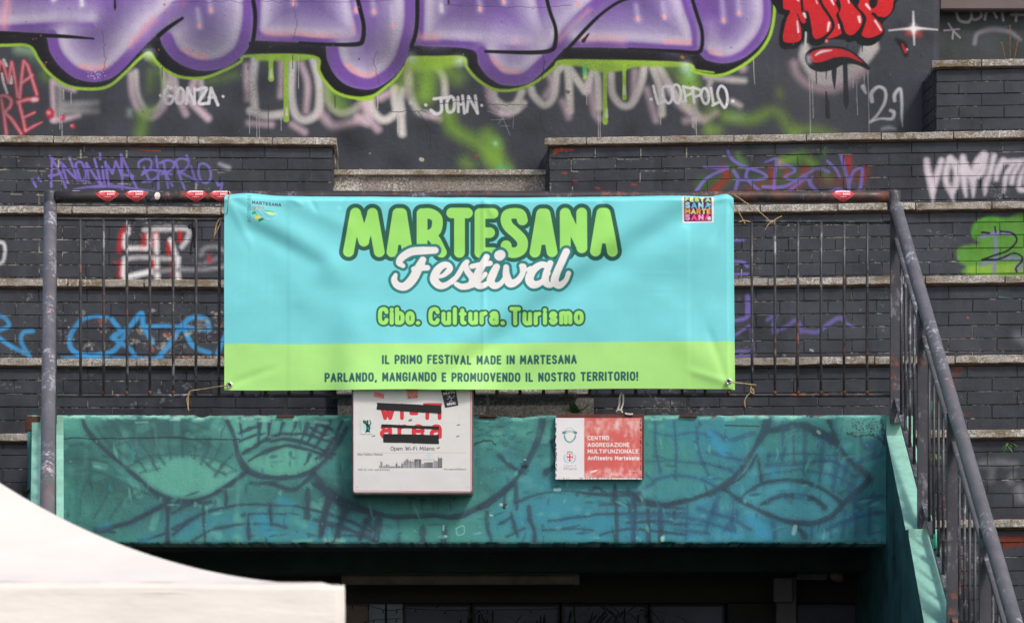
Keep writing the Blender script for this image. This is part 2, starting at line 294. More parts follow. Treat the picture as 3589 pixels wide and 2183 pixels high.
# mottled shade inside the letters
m=gw; rows=slice(0,m.h)
n1=fbm(m.h,m.w,26,5,3)
X0,X1,Y0_,Y1_=0,m.w,0,m.h
pc=m.pt([(0,0),(1,0)]); 
def region_mask(P,grow=0,soft=30):
    t=Canvas(*gw.b,gw.ppm).at(YW); t.fill(P,(255,255,255),soft,1,False,grow); return t.a
ins=region_mask(lowc+[(2699,-400),(-400,-400)],-26,18)
def blendmask(mask,col): 
    gw.c[:]=gw.c*(1-mask[...,None])+np.asarray(col,np.float32)*mask[...,None]
blendmask(ins*np.clip((n1-.28)*2.6,0,.9),MID)
n2=fbm(m.h,m.w,14,4,9); blendmask(ins*np.clip((n2-.5)*2.2,0,.5),(128,108,172))
low_arr=np.array(low)
def shade(P,d=46,r=22,pink=None,top=None):
    big=d>=39; rim=17 if big else 9
    gw.stroke(off(P,rim*2+52),52 if big else 34,(158,146,190),70,.75,True)
    gw.stroke(off(P,rim*2+26),30 if big else 20,(186,175,208),44,.85,True)
    gw.stroke(off(P,rim*2+16),13,(210,201,224),22,.85,True)
    if pink is not None:
        q=off(P,rim*2+8); i,j=pink; gw.stroke(q[i:j],r*.42,PINK,14,.95,True,.8)
    gw.stroke(off(P,rim-1),rim,PUR,7,1,True,.3)
gw.view(0,0,1)
shade([(-300,112),(-100,112),(60,106),(200,98),(320,100)],22,14)
gw.stroke([(14,96),(16,60),(24,10)],9,PINK,26,.85)
lb=[(165,128),(180,185),(214,234),(264,272),(327,286),(385,274),(430,241),(480,186),(530,120),(590,70),(640,20)]
shade(lb,42,20,(3,6)); gw.stroke([(440,150),(500,110),(560,50),(600,5)],22,LAV,50,.6)
gw.stroke([(455,160),(500,110),(540,70)],6,PINK,18,.7)
lc=[(572,140),(590,180),(620,212),(670,238),(723,246),(785,234),(836,200),(862,160),(878,100),(884,40),(882,-40)]
shade(lc,40,18,(2,5))
ld=[(895,-40),(893,60),(896,120),(950,143),(1034,146),(1120,154),(1210,155),(1258,140),(1262,95),(1250,40),(1238,-40)]
shade(ld,34,15,(4,9)); gw.stroke([(930,118),(1010,122)],6,PINK,22,.8)
le=[(1150,170),(1158,211),(1180,255),(1220,290),(1279,310),(1330,298),(1380,262),(1415,211),(1440,130),(1450,60),(1448,-40)]
shade(le,40,18,(2,6))
lf=[(1467,-60),(1467,60),(1466,130),(1480,158),(1560,160),(1680,168),(1800,178),(1900,180),(1920,165),(1925,120),(1905,50),(1890,-30)]
shade(lf,34,15,(6,10)); gw.stroke([(1475,132),(1530,134)],7,PINK,20,.85); gw.stroke([(1720,140),(1850,152)],10,(236,190,205),26,.7)
lg=[(1672,185),(1690,230),(1715,262),(1754,290),(1812,295),(1855,282),(1905,238),(1955,185),(2010,110),(2070,50),(2130,0)]
shade(lg,40,17,(1,5)); gw.stroke([(1960,140),(2010,90),(2060,40)],7,PINK,18,.7)
lh=[(2010,163),(2100,165),(2202,167),(2330,176),(2425,178),(2440,150),(2436,100),(2410,20),(2395,-40)]
shade(lh,30,15,(3,6)); gw.stroke([(2040,140),(2110,136),(2180,144)],8,(240,180,195),24,.8)
li=[(2462,190),(2480,208),(2521,218),(2565,214),(2610,192),(2650,152),(2676,112),(2690,58),(2688,-40)]
shade(li,34,16,(1,3)); gw.stroke([(2490,90),(2500,150),(2540,180)],12,LAV,40,.5)
# light drops inside the letters
for x,y,h in [(285,20,70),(185,0,40),(697,95,60),(737,40,50),(1027,15,40),(1245,40,40),(1308,45,50),(1376,95,70),(1680,35,60),(1545,40,80),(1763,10,40),(2025,18,40),(2233,70,50),(2326,62,50),(2533,75,90),(2588,50,80)]:
    gw.stroke([(x-6,y-h),(x,y-h*.3),(x+2,y)],[5,8,10],(200,195,222),14,.7,True)
    if x not in(285,185,1545): gw.stroke([(x,y-6),(x+1,y+2)],5,(250,165,165),7,.95)
    else: gw.stroke([(x,y-20),(x+1,y)],5,WH,9,.9)
# black inner lines
B=lambda P,r=6,a=1: gw.stroke(P,r,BLK,3,a,True)
B([(0,120),(120,125),(230,130),(327,138)],[9,7,6,3])
B([(554,128),(590,98),(638,66)],[8,7,5]); B([(878,170),(888,130),(893,60),(886,0),(880,-60)],7)
B([(1050,152),(1160,158),(1250,157),(1270,140),(1273,90),(1262,40),(1248,-20)],[5,6,8,8,7,7,7]); B([(1200,-5),(1245,30),(1268,80)],4,.0)
B([(1440,165),(1455,120),(1461,60),(1461,-40)],7)
B([(1700,182),(1860,186),(1930,178),(1945,150),(1945,100),(1925,40),(1905,-40)],[5,7,7,7,6,6,6])
B([(1980,182),(2010,150),(2060,95),(2110,48),(2170,8),(2230,-10)],[5,6,6,5,5,4])
B([(2202,172),(2361,181),(2440,186),(2458,165),(2458,110),(2440,50),(2416,-30)],[3,6,7,6,6,6,6])
B([(401,-20),(402,30)],4,.8); B([(403,20),(401,40)],[3,1],.8)
B([(1570,-30),(1571,14)],3,.8)
for P in [[(600,10),(800,8),(1000,6),(1200,8),(1420,2)],[(1560,18),(1800,26),(2000,24)],[(362,285),(366,200),(360,110)],[(1030,10),(1038,80),(1030,140)],[(1330,300),(1310,220),(1320,180)],[(1900,270),(1905,210),(1900,180)]]:
    q=catmull(P,9); q=q+NR.normal(0,2.2,q.shape); gw.stroke(q,.7,(60,48,76),1.4,.75,False,0)
for x,y in [(115,138),(125,136),(142,126),(156,230),(162,220),(340,108),(575,17),(644,5),(635,18),(555,175),(43,44),(575,46),(604,72)]:
    gw.stroke([(x,y),(x+R_.uniform(-4,4),y+2)],R_.uniform(1.5,4),(196,92,72),2,.9,False)
for x,y,r in [(2050,138,7),(2060,124,4),(1258,208,2)]: gw.stroke([(x-r,y+r),(x+r*.6,y-r)],[r,r*.5],BLK,2,.9,False)
for i in range(26): x=R_.gauss(340,18);y=R_.gauss(265,8); gw.stroke([(x,y),(x+2,y)],R_.uniform(.8,2),WH,1,.8,False)
# MNP piece in red
RED=(200,36,44)
gw.view(*Z3)
gw.stroke([(870,360),(860,420),(900,500),(960,580),(1060,600),(1180,560),(1280,470),(1370,350)],34,(196,190,190),24,.95)
gw.fill([(900,470),(960,560),(1100,600),(1230,540),(1330,440),(1400,310),(1290,330),(1200,470)],(192,186,186),16,.95)
gw.stroke([(790,470),(810,540),(880,610),(980,650),(1080,650),(1200,600),(1290,520)],28,(205,172,182),40,.8)
gw.stroke([(870,470),(890,400),(880,330)],8,(190,186,186),8,.8)
gw.view(2700,0,.2029)
for P in [[(110,-200),(110,200),(150,250),(230,280),(180,400),(135,700),(180,840),(300,860),(440,840),(560,700),(640,560),(650,740),(740,800),(860,790),(1000,700),(1250,700),(1330,750),(1450,720),(1500,770),(1600,800),(1750,790),(1900,680),(1970,540),(1930,420),(2100,230),(2150,80),(2140,-200)]]: gw.fill(P,BLK,14,1,True)
for P in [[(215,-200),(208,60),(225,165),(330,200),(280,320),(225,520),(208,680),(240,740),(340,752),(460,735),(520,680),(525,520),(490,380),(470,280),(520,380),(560,425),(620,370),(610,230),(560,150),(545,0),(560,-200)],
          [(570,-200),(555,100),(590,190),(650,230),(690,420),(710,580),(760,680),(850,670),(970,590),(1045,500),(1040,400),(960,240),(860,100),(800,-60),(790,-200)],
          [(850,-200),(880,40),(980,200),(1090,390),(1085,510),(960,655),(1040,672),(1200,610),(1220,560),(1180,430),(1130,270),(1180,160),(1130,0),(1080,-200)],
          [(1120,-200),(1200,60),(1200,180),(1170,260),(1240,420),(1280,560),(1340,615),(1420,610),(1510,530),(1580,390),(1550,250),(1440,120),(1380,0),(1340,-200)],
          [(1500,-200),(1530,20),(1500,130),(1600,260),(1640,370),(1580,500),(1565,610),(1640,665),(1760,655),(1900,590),(1935,530),(1900,430),(1800,320),(1740,240),(1800,240),(1850,300),(1960,310),(2060,240),(2110,110),(2110,-200),(1840,-200),(1840,60),(1750,160),(1700,60),(1700,-200)]]: gw.fill(P,RED,9,1,True)
for P,r in [([(460,260),(500,380),(555,430),(620,400)],8),([(820,-60),(900,130),(1010,290),(1070,410),(1060,520),(960,640)],20),([(1380,20),(1480,140),(1600,270),(1625,360),(1560,560)],18),([(1150,270),(1200,400),(1240,540)],22),([(1150,60),(1185,190)],[34,10]),([(1760,250),(1830,310),(1930,330)],22),([(1760,-40),(1760,120)],[50,30]),([(590,220),(640,380),(660,540)],[20,34,50]),([(525,-20),(545,200)],18)]: gw.stroke(P,r,BLK,12,1)
for P,r in [([(575,250),(598,310)],[26,18]),([(455,380),(475,560)],[14,20]),([(1005,410),(980,540)],[26,16]),([(1520,310),(1535,390)],[28,20]),([(1800,370),(1900,530)],[20,16]),([(1650,90),(1710,170)],[24,16]),([(1040,0),(1085,90)],[22,14]),([(1330,0),(1350,60)],12),([(780,20),(800,70)],10),([(1170,440),(1180,500)],12),([(450,0),(480,20)],14)]: gw.stroke(P,r,WH,18,.95,False)
for q_ in range(60): x=R_.gauss(400,70);y=R_.uniform(200,700); gw.stroke([(x,y),(x+3,y)],R_.uniform(2,4),(240,190,190),4,.7,False)
gw.view(*Z3)
gw.stroke([(1025,300),(1025,304)],11,(240,120,110),6,1)
lip=[(880,400),(930,360),(1060,345),(1180,365),(1280,440),(1335,505),(1250,470),(1160,460),(1080,500),(990,520),(920,500),(880,450)]
gw.fill(lip,BLK,5,1,True,6); gw.fill([(905,400),(960,365),(1080,355),(1190,380),(1290,460),(1180,420),(1080,425),(990,455),(930,455)],RED,5,1,True)
gw.stroke([(945,405),(990,380),(1060,370)],[6,10,4],WH,9,.95); gw.stroke([(895,420),(900,450)],18,(190,186,196),24,.9)
for P,r in [([(1082,470),(1080,560),(1084,650)],[18,16,3]),([(1160,460),(1165,640),(1168,740),(1168,800)],[16,17,20,2]),([(950,510),(952,610)],[4,3]),([(1024,510),(1022,575)],[4,2]),([(1022,670),(1030,760),(1035,850)],[5,14,18]),([(728,350),(728,380)],[3,1]),([(1285,330),(1285,380)],[4,2]),([(1178,330),(1178,350)],[3,2])]: gw.stroke(P,r,BLK,4,.95)
for P,r in [([(898,560),(905,700),(908,975)],3),([(920,560),(930,860)],3),([(1325,520),(1330,700),(1335,970)],3),([(1245,600),(1245,700),(1252,838)],3),([(1298,540),(1300,620)],3),([(495,430),(500,560),(506,615)],3),([(1218,560),(1218,640)],3),([(57,850),(60,930)],3),([(74,850),(82,985)],3),([(875,240),(870,380)],8)]: gw.stroke(P,r,(206,202,202),3,.85)
gw.stroke([(1530,290),(1580,330),(1600,400)],[12,30,18],BLK,14,.95); gw.stroke([(1575,325),(1600,380)],[6,12],RED,8,.95); gw.stroke([(1610,360),(1612,366)],5,WH,8,.9)
gw.stroke([(1560,190),(1790,270)],36,(48,34,40),60,.5); gw.stroke([(1620,240),(1700,250)],22,(190,70,70),26,.6)
gw.stroke([(1480,225),(1580,215),(1660,210),(1740,212),(1830,220)],[2,6,14,7,2],WH,12,.95,False); gw.stroke([(1655,90),(1657,160),(1657,210),(1660,260),(1663,330)],[2,6,14,7,2],WH,12,.95,False); gw.stroke([(1657,212),(1660,212)],20,(245,240,248),40,.9)
# '21
gw.stroke([(1290,635),(1310,680)],[18,8],WH,9,.95,False)
gw.stroke([(1355,740),(1352,680),(1400,635),(1450,660),(1450,740),(1400,830),(1345,890)],[15,15,12,12,12,10,10],WH,8,.97)
gw.stroke([(1345,885),(1420,865),(1500,865),(1515,820),(1490,805)],[9,8,12,14,12],WH,8,.97)
gw.stroke([(1520,735),(1520,690),(1560,650),(1572,740),(1572,850),(1578,920)],[12,14,12,11,9,3],WH,10,.97)
gw.stroke([(1430,940),(1480,930),(1525,940)],[8,12,6],(200,205,215),20,.8)
# white tags
gw.view(*Z1)
T=lambda P,r=11,c=WH: gw.stroke(P,r,c,5,.97)
T([(1062,637),(1064,639)],9); T([(1478,643),(1480,645)],9)
T([(1135,590),(1110,580),(1088,630),(1095,680),(1130,690),(1150,650),(1120,640)]); T([(1190,590),(1170,640),(1175,685),(1210,680),(1215,610),(1190,590)])
T([(1235,690),(1245,590)]);T([(1245,590),(1290,690)]);T([(1290,690),(1290,590)],9); T([(1305,600),(1370,592),(1320,685),(1385,690)]) ; T([(1385,685),(1400,590)]);T([(1400,590),(1445,700)]);T([(1385,650),(1430,650)],9)
gw.view(*Z2)
T([(550,700),(552,702)],10); T([(922,703),(924,705)],9)
T([(605,660),(700,650)],10); T([(652,655),(655,740),(620,760),(585,735)]); T([(715,645),(690,690),(700,745),(735,735),(740,670),(715,645)])
T([(765,650),(768,745)],10);T([(795,640),(808,755)],10);T([(768,700),(800,695)],9);T([(825,745),(835,645)],10);T([(835,645),(895,755)],10);T([(895,755),(880,640)],10)
gw.view(2240,270,.1461)
for P in [[(275,545),(277,547)],[(2235,585),(2238,588)]]: gw.stroke(P,42,WH,14,1,False)
for P in [[(330,225),(370,400),(440,650),(600,590)],[(640,220),(560,260),(545,380),(590,540),(690,640),(770,560),(790,400),(740,250),(640,210)],[(850,200),(790,280),(800,450),(860,600),(930,630),(990,500),(985,340),(930,220),(850,200)],[(1050,590),(1052,592)],[(1045,240),(1075,400),(1110,590)],[(1045,235),(1290,300),(1240,410),(1090,470)],[(1275,260),(1290,450),(1310,620)],[(1275,255),(1470,330),(1460,440),(1320,490)],[(1540,285),(1490,360),(1480,480),(1540,620),(1610,650),(1660,540),(1650,400),(1600,300),(1540,285)],[(1710,280),(1740,450),(1770,640)],[(1750,690),(1920,600)],[(1950,225),(1880,330),(1880,470),(1950,620),(2040,745),(2100,620),(2100,450),(2050,290),(1950,225)]]: gw.stroke(P,34,WH,12,.97,len(P)>4 or P[0]==(330,225) and False)
gw.view(*Z2)
for P in [[(945,640),(975,630),(970,660),(945,640)],[(985,640),(1010,670)],[(1000,680),(1040,760)],[(960,740),(1045,770)],[(985,800),(1080,795)],[(1030,830),(1060,790)],[(1060,780),(1110,900)],[(1040,840),(1110,840)],[(1135,760),(1130,855)]]: gw.stroke(P,1.8,(190,190,194),2,.8,False)
gw.stroke([(1012,957),(1014,957)],9,WH,16,1); gw.stroke([(1012,940),(1014,960)],16,(120,220,120),50,.6); gw.stroke([(452,685),(454,686)],10,WH,20,1); gw.stroke([(700,190),(702,191)],1,WH,2,1)
for P in [[(285,720),(340,745),(440,740),(560,745)],[(640,690),(700,690),(860,665),(940,690),(1020,700),(1180,700),(1280,705)],[(500,740),(580,880),(570,1000)],[(1300,740),(1340,870),(1430,910)],[(60,1000),(200,970)],[(1340,400),(1330,480),(1310,560)],[(820,660),(810,640)]]:
    q=catmull(P,9); q=q+NR.normal(0,3,q.shape); gw.stroke(q,1.6,(30,30,33),2,.85,False,0)
for x,y,r,c in [(523,1060,13,(190,180,165)),(120,1130,9,(170,165,150)),(500,572,8,(120,110,100)),(886,1036,9,(190,50,70)),(1492,612,12,(110,100,95)),(1060,990,5,(150,130,100)),(180,1020,6,(140,140,140)),(2255,382,10,(160,120,40)),(800,362,3,(90,200,190))]: gw.stroke([(x-r*.4,y),(x+r*.4,y+r*.3)],r,c,3,.9,False)
for x,y0,y1 in [(1697,740,910),(1709,740,915),(1620,620,700),(365,780,880),(2110,760,830),(2320,780,850),(2335,780,860),(2348,780,900),(232,640,720),(2015,440,490)]: gw.stroke([(x,y0),(x,(y0+y1)/2),(x+1,y1)],[4,2.5,3],(200,196,194),2,.85)
gw.view(*Z1)
for x,y0,y1 in [(1655,760,890),(1703,780,920),(1720,780,920),(1865,790,870),(395,760,860),(410,760,915),(420,600,660),(470,620,690),(1980,380,590)]: gw.stroke([(x,y0),(x,(y0+y1)/2),(x+1,y1)],[4,2.5,3],(206,202,202),2,.85)
for x,y0,y1 in [(1780,700,900),(1942,370,460),(2223,640,720),(1075,450,520),(1645,440,465)]: gw.stroke([(x,y0),(x,y1)],2,BLK,2,.8)
# MA RE in red on the far left
gw.view(0,180,.2001)
MR=[([(-60,640),(-10,180),(60,250),(140,560),(200,200),(240,400),(290,700),(300,800)],38),([(340,820),(370,500),(410,180),(480,260),(560,500),(640,760)],44),([(380,560),(560,430)],40),([(-40,800),(100,790),(190,870),(170,980),(90,1080),(200,1200),(370,1450)],46),([(20,860),(60,1100),(110,1460)],44),([(310,900),(480,850),(640,850)],[46,50,54]),([(330,920),(390,1150),(440,1400)],46),([(430,1160),(600,1080)],30),([(450,1400),(600,1310),(730,1250)],[36,30,14])]
for P,r in MR: gw.stroke(P,r,(176,36,46),26,.95,len(P)>5 and False or len(P)==7)
for P,r in MR: gw.stroke(P,[q*.55 for q in r] if hasattr(r,'__len__') else r*.55,(240,158,174),26,.9,len(P)==7)
gw.stroke([(60,160),(110,260)],26,WH,20,.8); gw.stroke([(30,400),(60,560),(120,740)],[20,26,24],WH,12,.95); gw.stroke([(200,440),(190,560)],[10,34],WH,12,.95); gw.stroke([(580,860),(620,850)],40,(250,225,232),40,.8)
gw.view(*Z1)
for x,y,r in [(328,752,28),(411,782,16),(482,838,14),(30,905,8)]: gw.stroke([(x,y),(x+2,y+r*.4)],r,(190,44,60),12,.95); gw.stroke([(x-8,y),(x-6,y)],r*.45,(244,180,186),14,.9)
gw.scatter(500,(.3,1.1),[(150,150,150),(200,200,200),(24,24,26)],(.25,.7),3)
gw.scatter(160,(10,60),[(40,41,46),(84,86,92),(52,56,66)],(.06,.22),4,(0,0,gw.w,300))
IMG_W=gw.image('graffiti_paint')

# ================================================================== paint: tags on the brick terraces
LV=[dict(Y=20.9,z=4.089,l=1165,r=1925),dict(Y=20.33,z=3.518,l=1195,r=1950),dict(Y=19.76,z=2.953,l=1225,r=1980),dict(Y=19.2,z=2.379,l=1255,r=2005),dict(Y=18.6,z=1.86,l=100,r=3235),dict(Y=18.05,z=1.285,l=80,r=3260),dict(Y=17.5,z=.70,l=60,r=3280),dict(Y=16.95,z=.12,l=40,r=3300)]
SLL,SLR=.033,-.079
for L in LV: L['xl']=(L['l']-CX)*L['Y']/F; L['xr']=(L['r']-CX)*L['Y']/F
tc=Canvas(-4.3,-1.0,4.4,5.0,230)
def onL(k): L=LV[k]; tc.at(L['Y'],L['xl'],SLL)
def onR(k): L=LV[k]; tc.at(L['Y'],W(LV[min(k,3)]['r'],0,L['Y'])[0],SLR)
VI=(118,104,186)
onL(0); tc.view(0,480,.3328)
for P in [[(545,225),(538,380),(535,530)],[(520,205),(610,350),(690,540)],[(510,415),(580,405),(640,380)],[(705,475),(635,270)],[(640,275),(730,380),(815,465)],[(725,215),(770,340),(815,465)],[(795,290),(850,270),(890,360),(890,450),(850,460),(820,380),(795,290)],[(935,480),(905,280)],[(905,280),(980,400),(1060,515)],[(1060,515),(1030,380),(990,240)],[(1072,320),(1092,480)],[(1048,180),(1052,240)],[(1140,510),(1105,270)],[(1105,270),(1180,390)],[(1180,390),(1215,265)],[(1215,265),(1290,430)],[(1270,190),(1280,380),(1285,555)],[(1270,190),(1350,360),(1440,550)],[(1270,400),(1400,420)],[(1455,320),(1460,270),(1530,235),(1590,260),(1580,330),(1490,405)],[(1500,375),(1600,350),(1670,385),(1620,450),(1500,480)],[(1510,320),(1540,400),(1575,475)],[(1640,215),(1660,380),(1662,555)],[(1650,350),(1800,400)],[(1680,280),(1760,250),(1830,280),(1800,350),(1700,400)],[(1720,280),(1740,400),(1765,540)],[(1740,390),(1810,520)],[(1830,270),(1900,230),(1980,260),(1960,330),(1870,385)],[(1850,280),(1890,420),(1940,550)],[(1880,370),(1980,420),(2080,470)],[(1960,200),(1985,260)],[(2005,310),(2040,420),(2070,510)],[(2140,285),(2200,330),(2215,430),(2170,490),(2110,460),(2085,370),(2095,300),(2140,285)],[(335,450),(375,530)],[(400,440),(425,470)],[(2270,470),(2295,515)],[(2335,490),(2322,560)],[(2290,510),(2335,500)]]:
    tc.stroke(P,13,VI,7,.95)
tc.stroke([(760,555),(950,530),(1200,525),(1450,555),(1660,578)],[4,14,16,10,3],VI,8,.9)
tc.stroke([(2310,290),(2400,330)],[14,22],(190,188,205),34,.85)
tc.stroke([(425,20),(435,70)],18,(225,235,225),16,.7)
tc.fill([(1340,135),(1690,138),(1688,160),(1500,150)],(170,68,42),4,.9,False)
for P in [[(560,238),(810,240)],[(0,352),(100,352)],[(240,360),(500,366)],[(700,492),(1200,498)],[(100,605),(220,610)],[(380,612),(460,618)],[(1240,498),(1340,500)],[(2290,380),(2360,382)],[(1330,140),(1328,230)],[(846,130),(846,230)],[(612,245),(612,350)],[(2060,500),(2056,560)]]:
    for i in range(26):
        t=R_.random(); x=P[0][0]+(P[1][0]-P[0][0])*t; y=P[0][1]+(P[1][1]-P[0][1])*t; tc.stroke([(x-6,y+R_.uniform(-4,4)),(x+6,y)],R_.uniform(1.5,4),(178,172,158),2,.8,False)
# white and red figure, level below
onL(1); tc.view(0,600,.567)
for P,r,c in [([(770,355),(745,400),(735,495)],16,(180,40,44)),([(890,400),(880,480)],14,(180,40,44)),([(960,390),(950,460)],14,(180,40,44)),([(1110,380),(1110,430)],12,(180,40,44)),([(1040,450),(1040,510)],12,(180,40,44)),([(740,560),(735,670)],14,(150,40,44)),([(945,540),(945,600)],12,(180,40,44)),([(1060,540),(1060,640)],10,(150,40,44)),
    ([(770,400),(770,470),(850,478),(915,470),(915,400)],15,WH),([(960,400),(965,500)],15,WH),([(890,365),(1000,360),(1150,362),(1155,420),(1120,470)],14,(200,200,206)),([(1050,430),(1080,510)],14,WH),([(790,350),(790,385)],10,WH),
    ([(770,545),(760,600),(765,655),(850,640),(940,620)],16,WH),([(770,545),(860,535),(960,540),(1100,545)],13,(190,190,196)),([(965,550),(970,665)],15,WH),([(1095,540),(1095,620),(1100,670)],14,WH),([(950,620),(1100,610),(1250,610),(1390,590)],12,(140,140,148)),
    ([(1240,520),(1260,480),(1330,470),(1390,500)],13,(130,130,138)),([(1230,580),(1290,560),(1340,540)],12,(120,120,128))]: tc.stroke(P,r,c,16,.9)
tc.stroke([(1290,530),(1295,560)],12,(170,60,70),14,.8)
tc.stroke([(-10,440),(20,450),(28,500),(15,560),(-10,575)],10,(222,222,228),12,.9)
tc.stroke([(700,560),(712,566)],7,(150,60,40),4,.9,False)
# blue tag
onL(2)
BL=(64,150,210)
for P,r in [([(500,920),(440,1000),(430,1080),(480,1130),(580,1140),(700,1110),(780,1000)],16),([(500,920),(580,900),(660,905)],12),([(690,920),(740,990),(700,1030),(800,1100),(830,1140)],15),([(690,1030),(800,960),(870,880),(885,960),(940,1060)],15),([(870,965),(1000,960),(1130,965),(1280,985)],12),([(980,1150),(1040,1080),(1120,960),(1190,905),(1270,920),(1290,980)],16),([(1130,960),(1190,1080),(1290,1125)],15),([(1340,1130),(1380,1040),(1400,1000)],14),([(380,1150),(700,1152),(1000,1155)],5),
  ([(-10,890),(40,920),(50,960),(-10,985)],13),([(-10,1030),(60,1080),(160,1130)],13),([(200,990),(140,1000),(130,1060),(180,1145)],13)]: tc.stroke(P,r,BL,10,.95)
for x,y,s_ in [(620,930,40),(640,980,36),(860,990,30),(1240,930,46),(1250,970,40),(940,860,24),(550,1080,34),(930,1080,44),(500,880,30),(1340,880,30),(1030,1020,26),(1000,1090,36),(840,1050,30),(1160,1010,20)]:
    for i in range(14):
        a_=R_.gauss(x,s_*.5);b_=R_.gauss(y,s_*.35); tc.stroke([(a_,b_),(a_+R_.uniform(-10,10),b_+3)],R_.uniform(2,8),R_.choice([(148,142,140),(172,168,162),(120,116,116)]),5,.6,False,1)
for x,y in [(620,935),(1030,1015),(1385,950),(935,1105)]: tc.stroke([(x-8,y-12),(x+8,y+8)],8,(150,62,46),5,.9,False)
tc.stroke([(422,966),(424,968)],6,(210,210,205),3,.9)
for i in range(60): x=R_.uniform(1080,1390); tc.stroke([(x,1150+R_.uniform(-6,8)),(x+8,1152)],R_.uniform(2,5),R_.choice([(160,120,90),(190,185,170),(120,60,36)]),3,.8,False)
onL(3)
for x,y,s_ in [(990,1370,24),(1010,1410,24),(1130,1330,20),(840,1440,24),(60,1330,20)]:
    for i in range(12): a_=R_.gauss(x,s_);b_=R_.gauss(y,s_*.5); tc.stroke([(a_,b_),(a_+R_.uniform(-10,10),b_+3)],R_.uniform(2,7),R_.choice([(110,114,124),(142,148,154)]),5,.55,False,1)
# right: violet name over red and green
onR(0); tc.view(*Z3)
for P,r,c,a in [([(120,1330),(260,1330),(330,1240)],50,(62,92,50),.8),([(520,1330),(640,1310),(800,1290)],60,(58,88,48),.7),([(700,1180),(820,1150),(930,1190)],34,(104,150,52),.85),([(860,1100),(830,1180)],24,(76,120,48),.7),([(380,1130),(420,1200)],20,(90,140,60),.7),([(960,1300),(1150,1310),(1290,1260)],50,(110,54,42),.6),
   ([(270,1230),(300,1290),(200,1390)],22,(168,46,40),.9),([(620,1240),(640,1400)],20,(150,50,40),.8),([(870,1230),(830,1330),(780,1360)],24,(166,50,42),.85),([(1180,1160),(1185,1240)],18,(196,38,44),.95),([(1300,1240),(1290,1330)],14,(160,50,40),.8),([(1010,1260),(1040,1300)],26,(90,110,50),.7),([(740,1250),(720,1290)],14,(180,50,44),.8),([(990,1130),(1010,1100)],26,(60,96,52),.6),([(680,1180),(700,1200)],14,(226,150,140),.7),([(430,1400),(560,1340)],30,(130,60,46),.6)]: tc.stroke(P,r,c,34,a)
for P,r in [([(310,1100),(340,1160),(420,1210),(540,1250),(590,1290),(500,1310),(400,1310)],[10,12,12,11,10,10,9]),([(130,1215),(240,1222),(310,1222),(220,1260),(140,1310),(80,1390)],[6,12,11,11,12,14]),([(350,1245),(380,1300),(360,1390)],13),([(450,1240),(440,1290),(480,1340),(540,1390)],11),([(580,1180),(660,1160),(650,1260),(640,1400)],[5,10,10,12]),([(700,1200),(780,1220),(790,1250),(720,1290),(800,1310),(860,1270)],[10,11,10,9,9,9]),([(560,1360),(700,1360),(800,1320),(950,1230),(1040,1250)],11),([(740,1400),(830,1330),(880,1300),(940,1380),(960,1400)],12),([(1030,1175),(1090,1230),(1120,1290)],10),([(1130,1140),(1160,1240),(1180,1320),(1190,1395)],13),([(1190,1330),(1220,1250),(1280,1225),(1280,1300),(1265,1390)],12),([(1050,1395),(1110,1375),(1160,1395)],10),([(920,1290),(900,1340),(960,1390)],9)]: tc.stroke(P,r,VI,7,.95)
tc.view(3100,520,.1985)
for P,r in [([(730,220),(750,400),(790,560),(830,800),(845,970)],[60,68,66,50,10]),([(990,220),(940,400),(880,600),(860,760)],[56,62,58,30]),([(1130,200),(1080,400),(1080,600),(1150,760),(1205,940)],[50,66,58,60,14]),([(1150,180),(1230,300),(1260,450),(1240,650),(1200,760)],[60,80,66,66,50]),([(1370,170),(1380,350),(1390,600),(1420,850)],[60,80,60,24]),([(1430,300),(1540,560),(1550,860)],[50,76,14]),([(1380,400),(1450,450)],80),([(1740,110),(1640,280),(1560,500)],[60,100,60]),([(1780,120),(1720,400),(1640,500)],[40,70,50]),([(1920,140),(1860,400),(1780,620),(1760,820)],[50,52,60,20]),([(2080,220),(1990,400),(1960,550)],[60,66,44]),([(2140,240),(2440,220)],46),([(2250,300),(2130,500),(2090,780)],[50,50,20]),([(2380,260),(2260,480),(2230,620)],[50,50,44]),([(2460,330),(2390,520),(2350,690)],[40,50,40]),([(2380,740),(2640,760)],50),([(2600,250),(2520,450),(2500,620)],60)]: tc.stroke(P,[q*.86 for q in r] if hasattr(r,'__len__') else r*.86,(208,200,210),46,.95)
for P in [[(1680,1000),(1680,1010)]]: pass
onR(0); tc.view(*Z2)
tc.fill([(1395,1000),(1420,990),(1540,992),(1530,1005),(1440,1012),(1395,1035)],(176,70,44),5,.85,False)
for x,y in [(1540,1205),(1930,1228),(1690,1250),(1470,1150)]: tc.stroke([(x-12,y),(x+14,y+4)],6,(168,66,46),5,.8,False)
for P in [[(1672,990),(1672,1055)],[(1975,990),(1975,1055)],[(2280,985),(2280,1050)],[(1515,1065),(1515,1140)],[(1515,1060),(1640,1062)],[(1820,1062),(1960,1062)],[(1970,1145),(1970,1210)],[(1970,1140),(2290,1140)],[(1522,1240),(1522,1290)],[(1375,1220),(1378,1290)],[(1520,1140),(1560,1142)]]:
    for i in range(30):
        t=R_.random(); x=P[0][0]+(P[1][0]-P[0][0])*t; y=P[0][1]+(P[1][1]-P[0][1])*t; tc.stroke([(x,y+R_.uniform(-2,2)),(x+4,y)],R_.uniform(1.2,2.6),(176,170,156),2,.85,False)
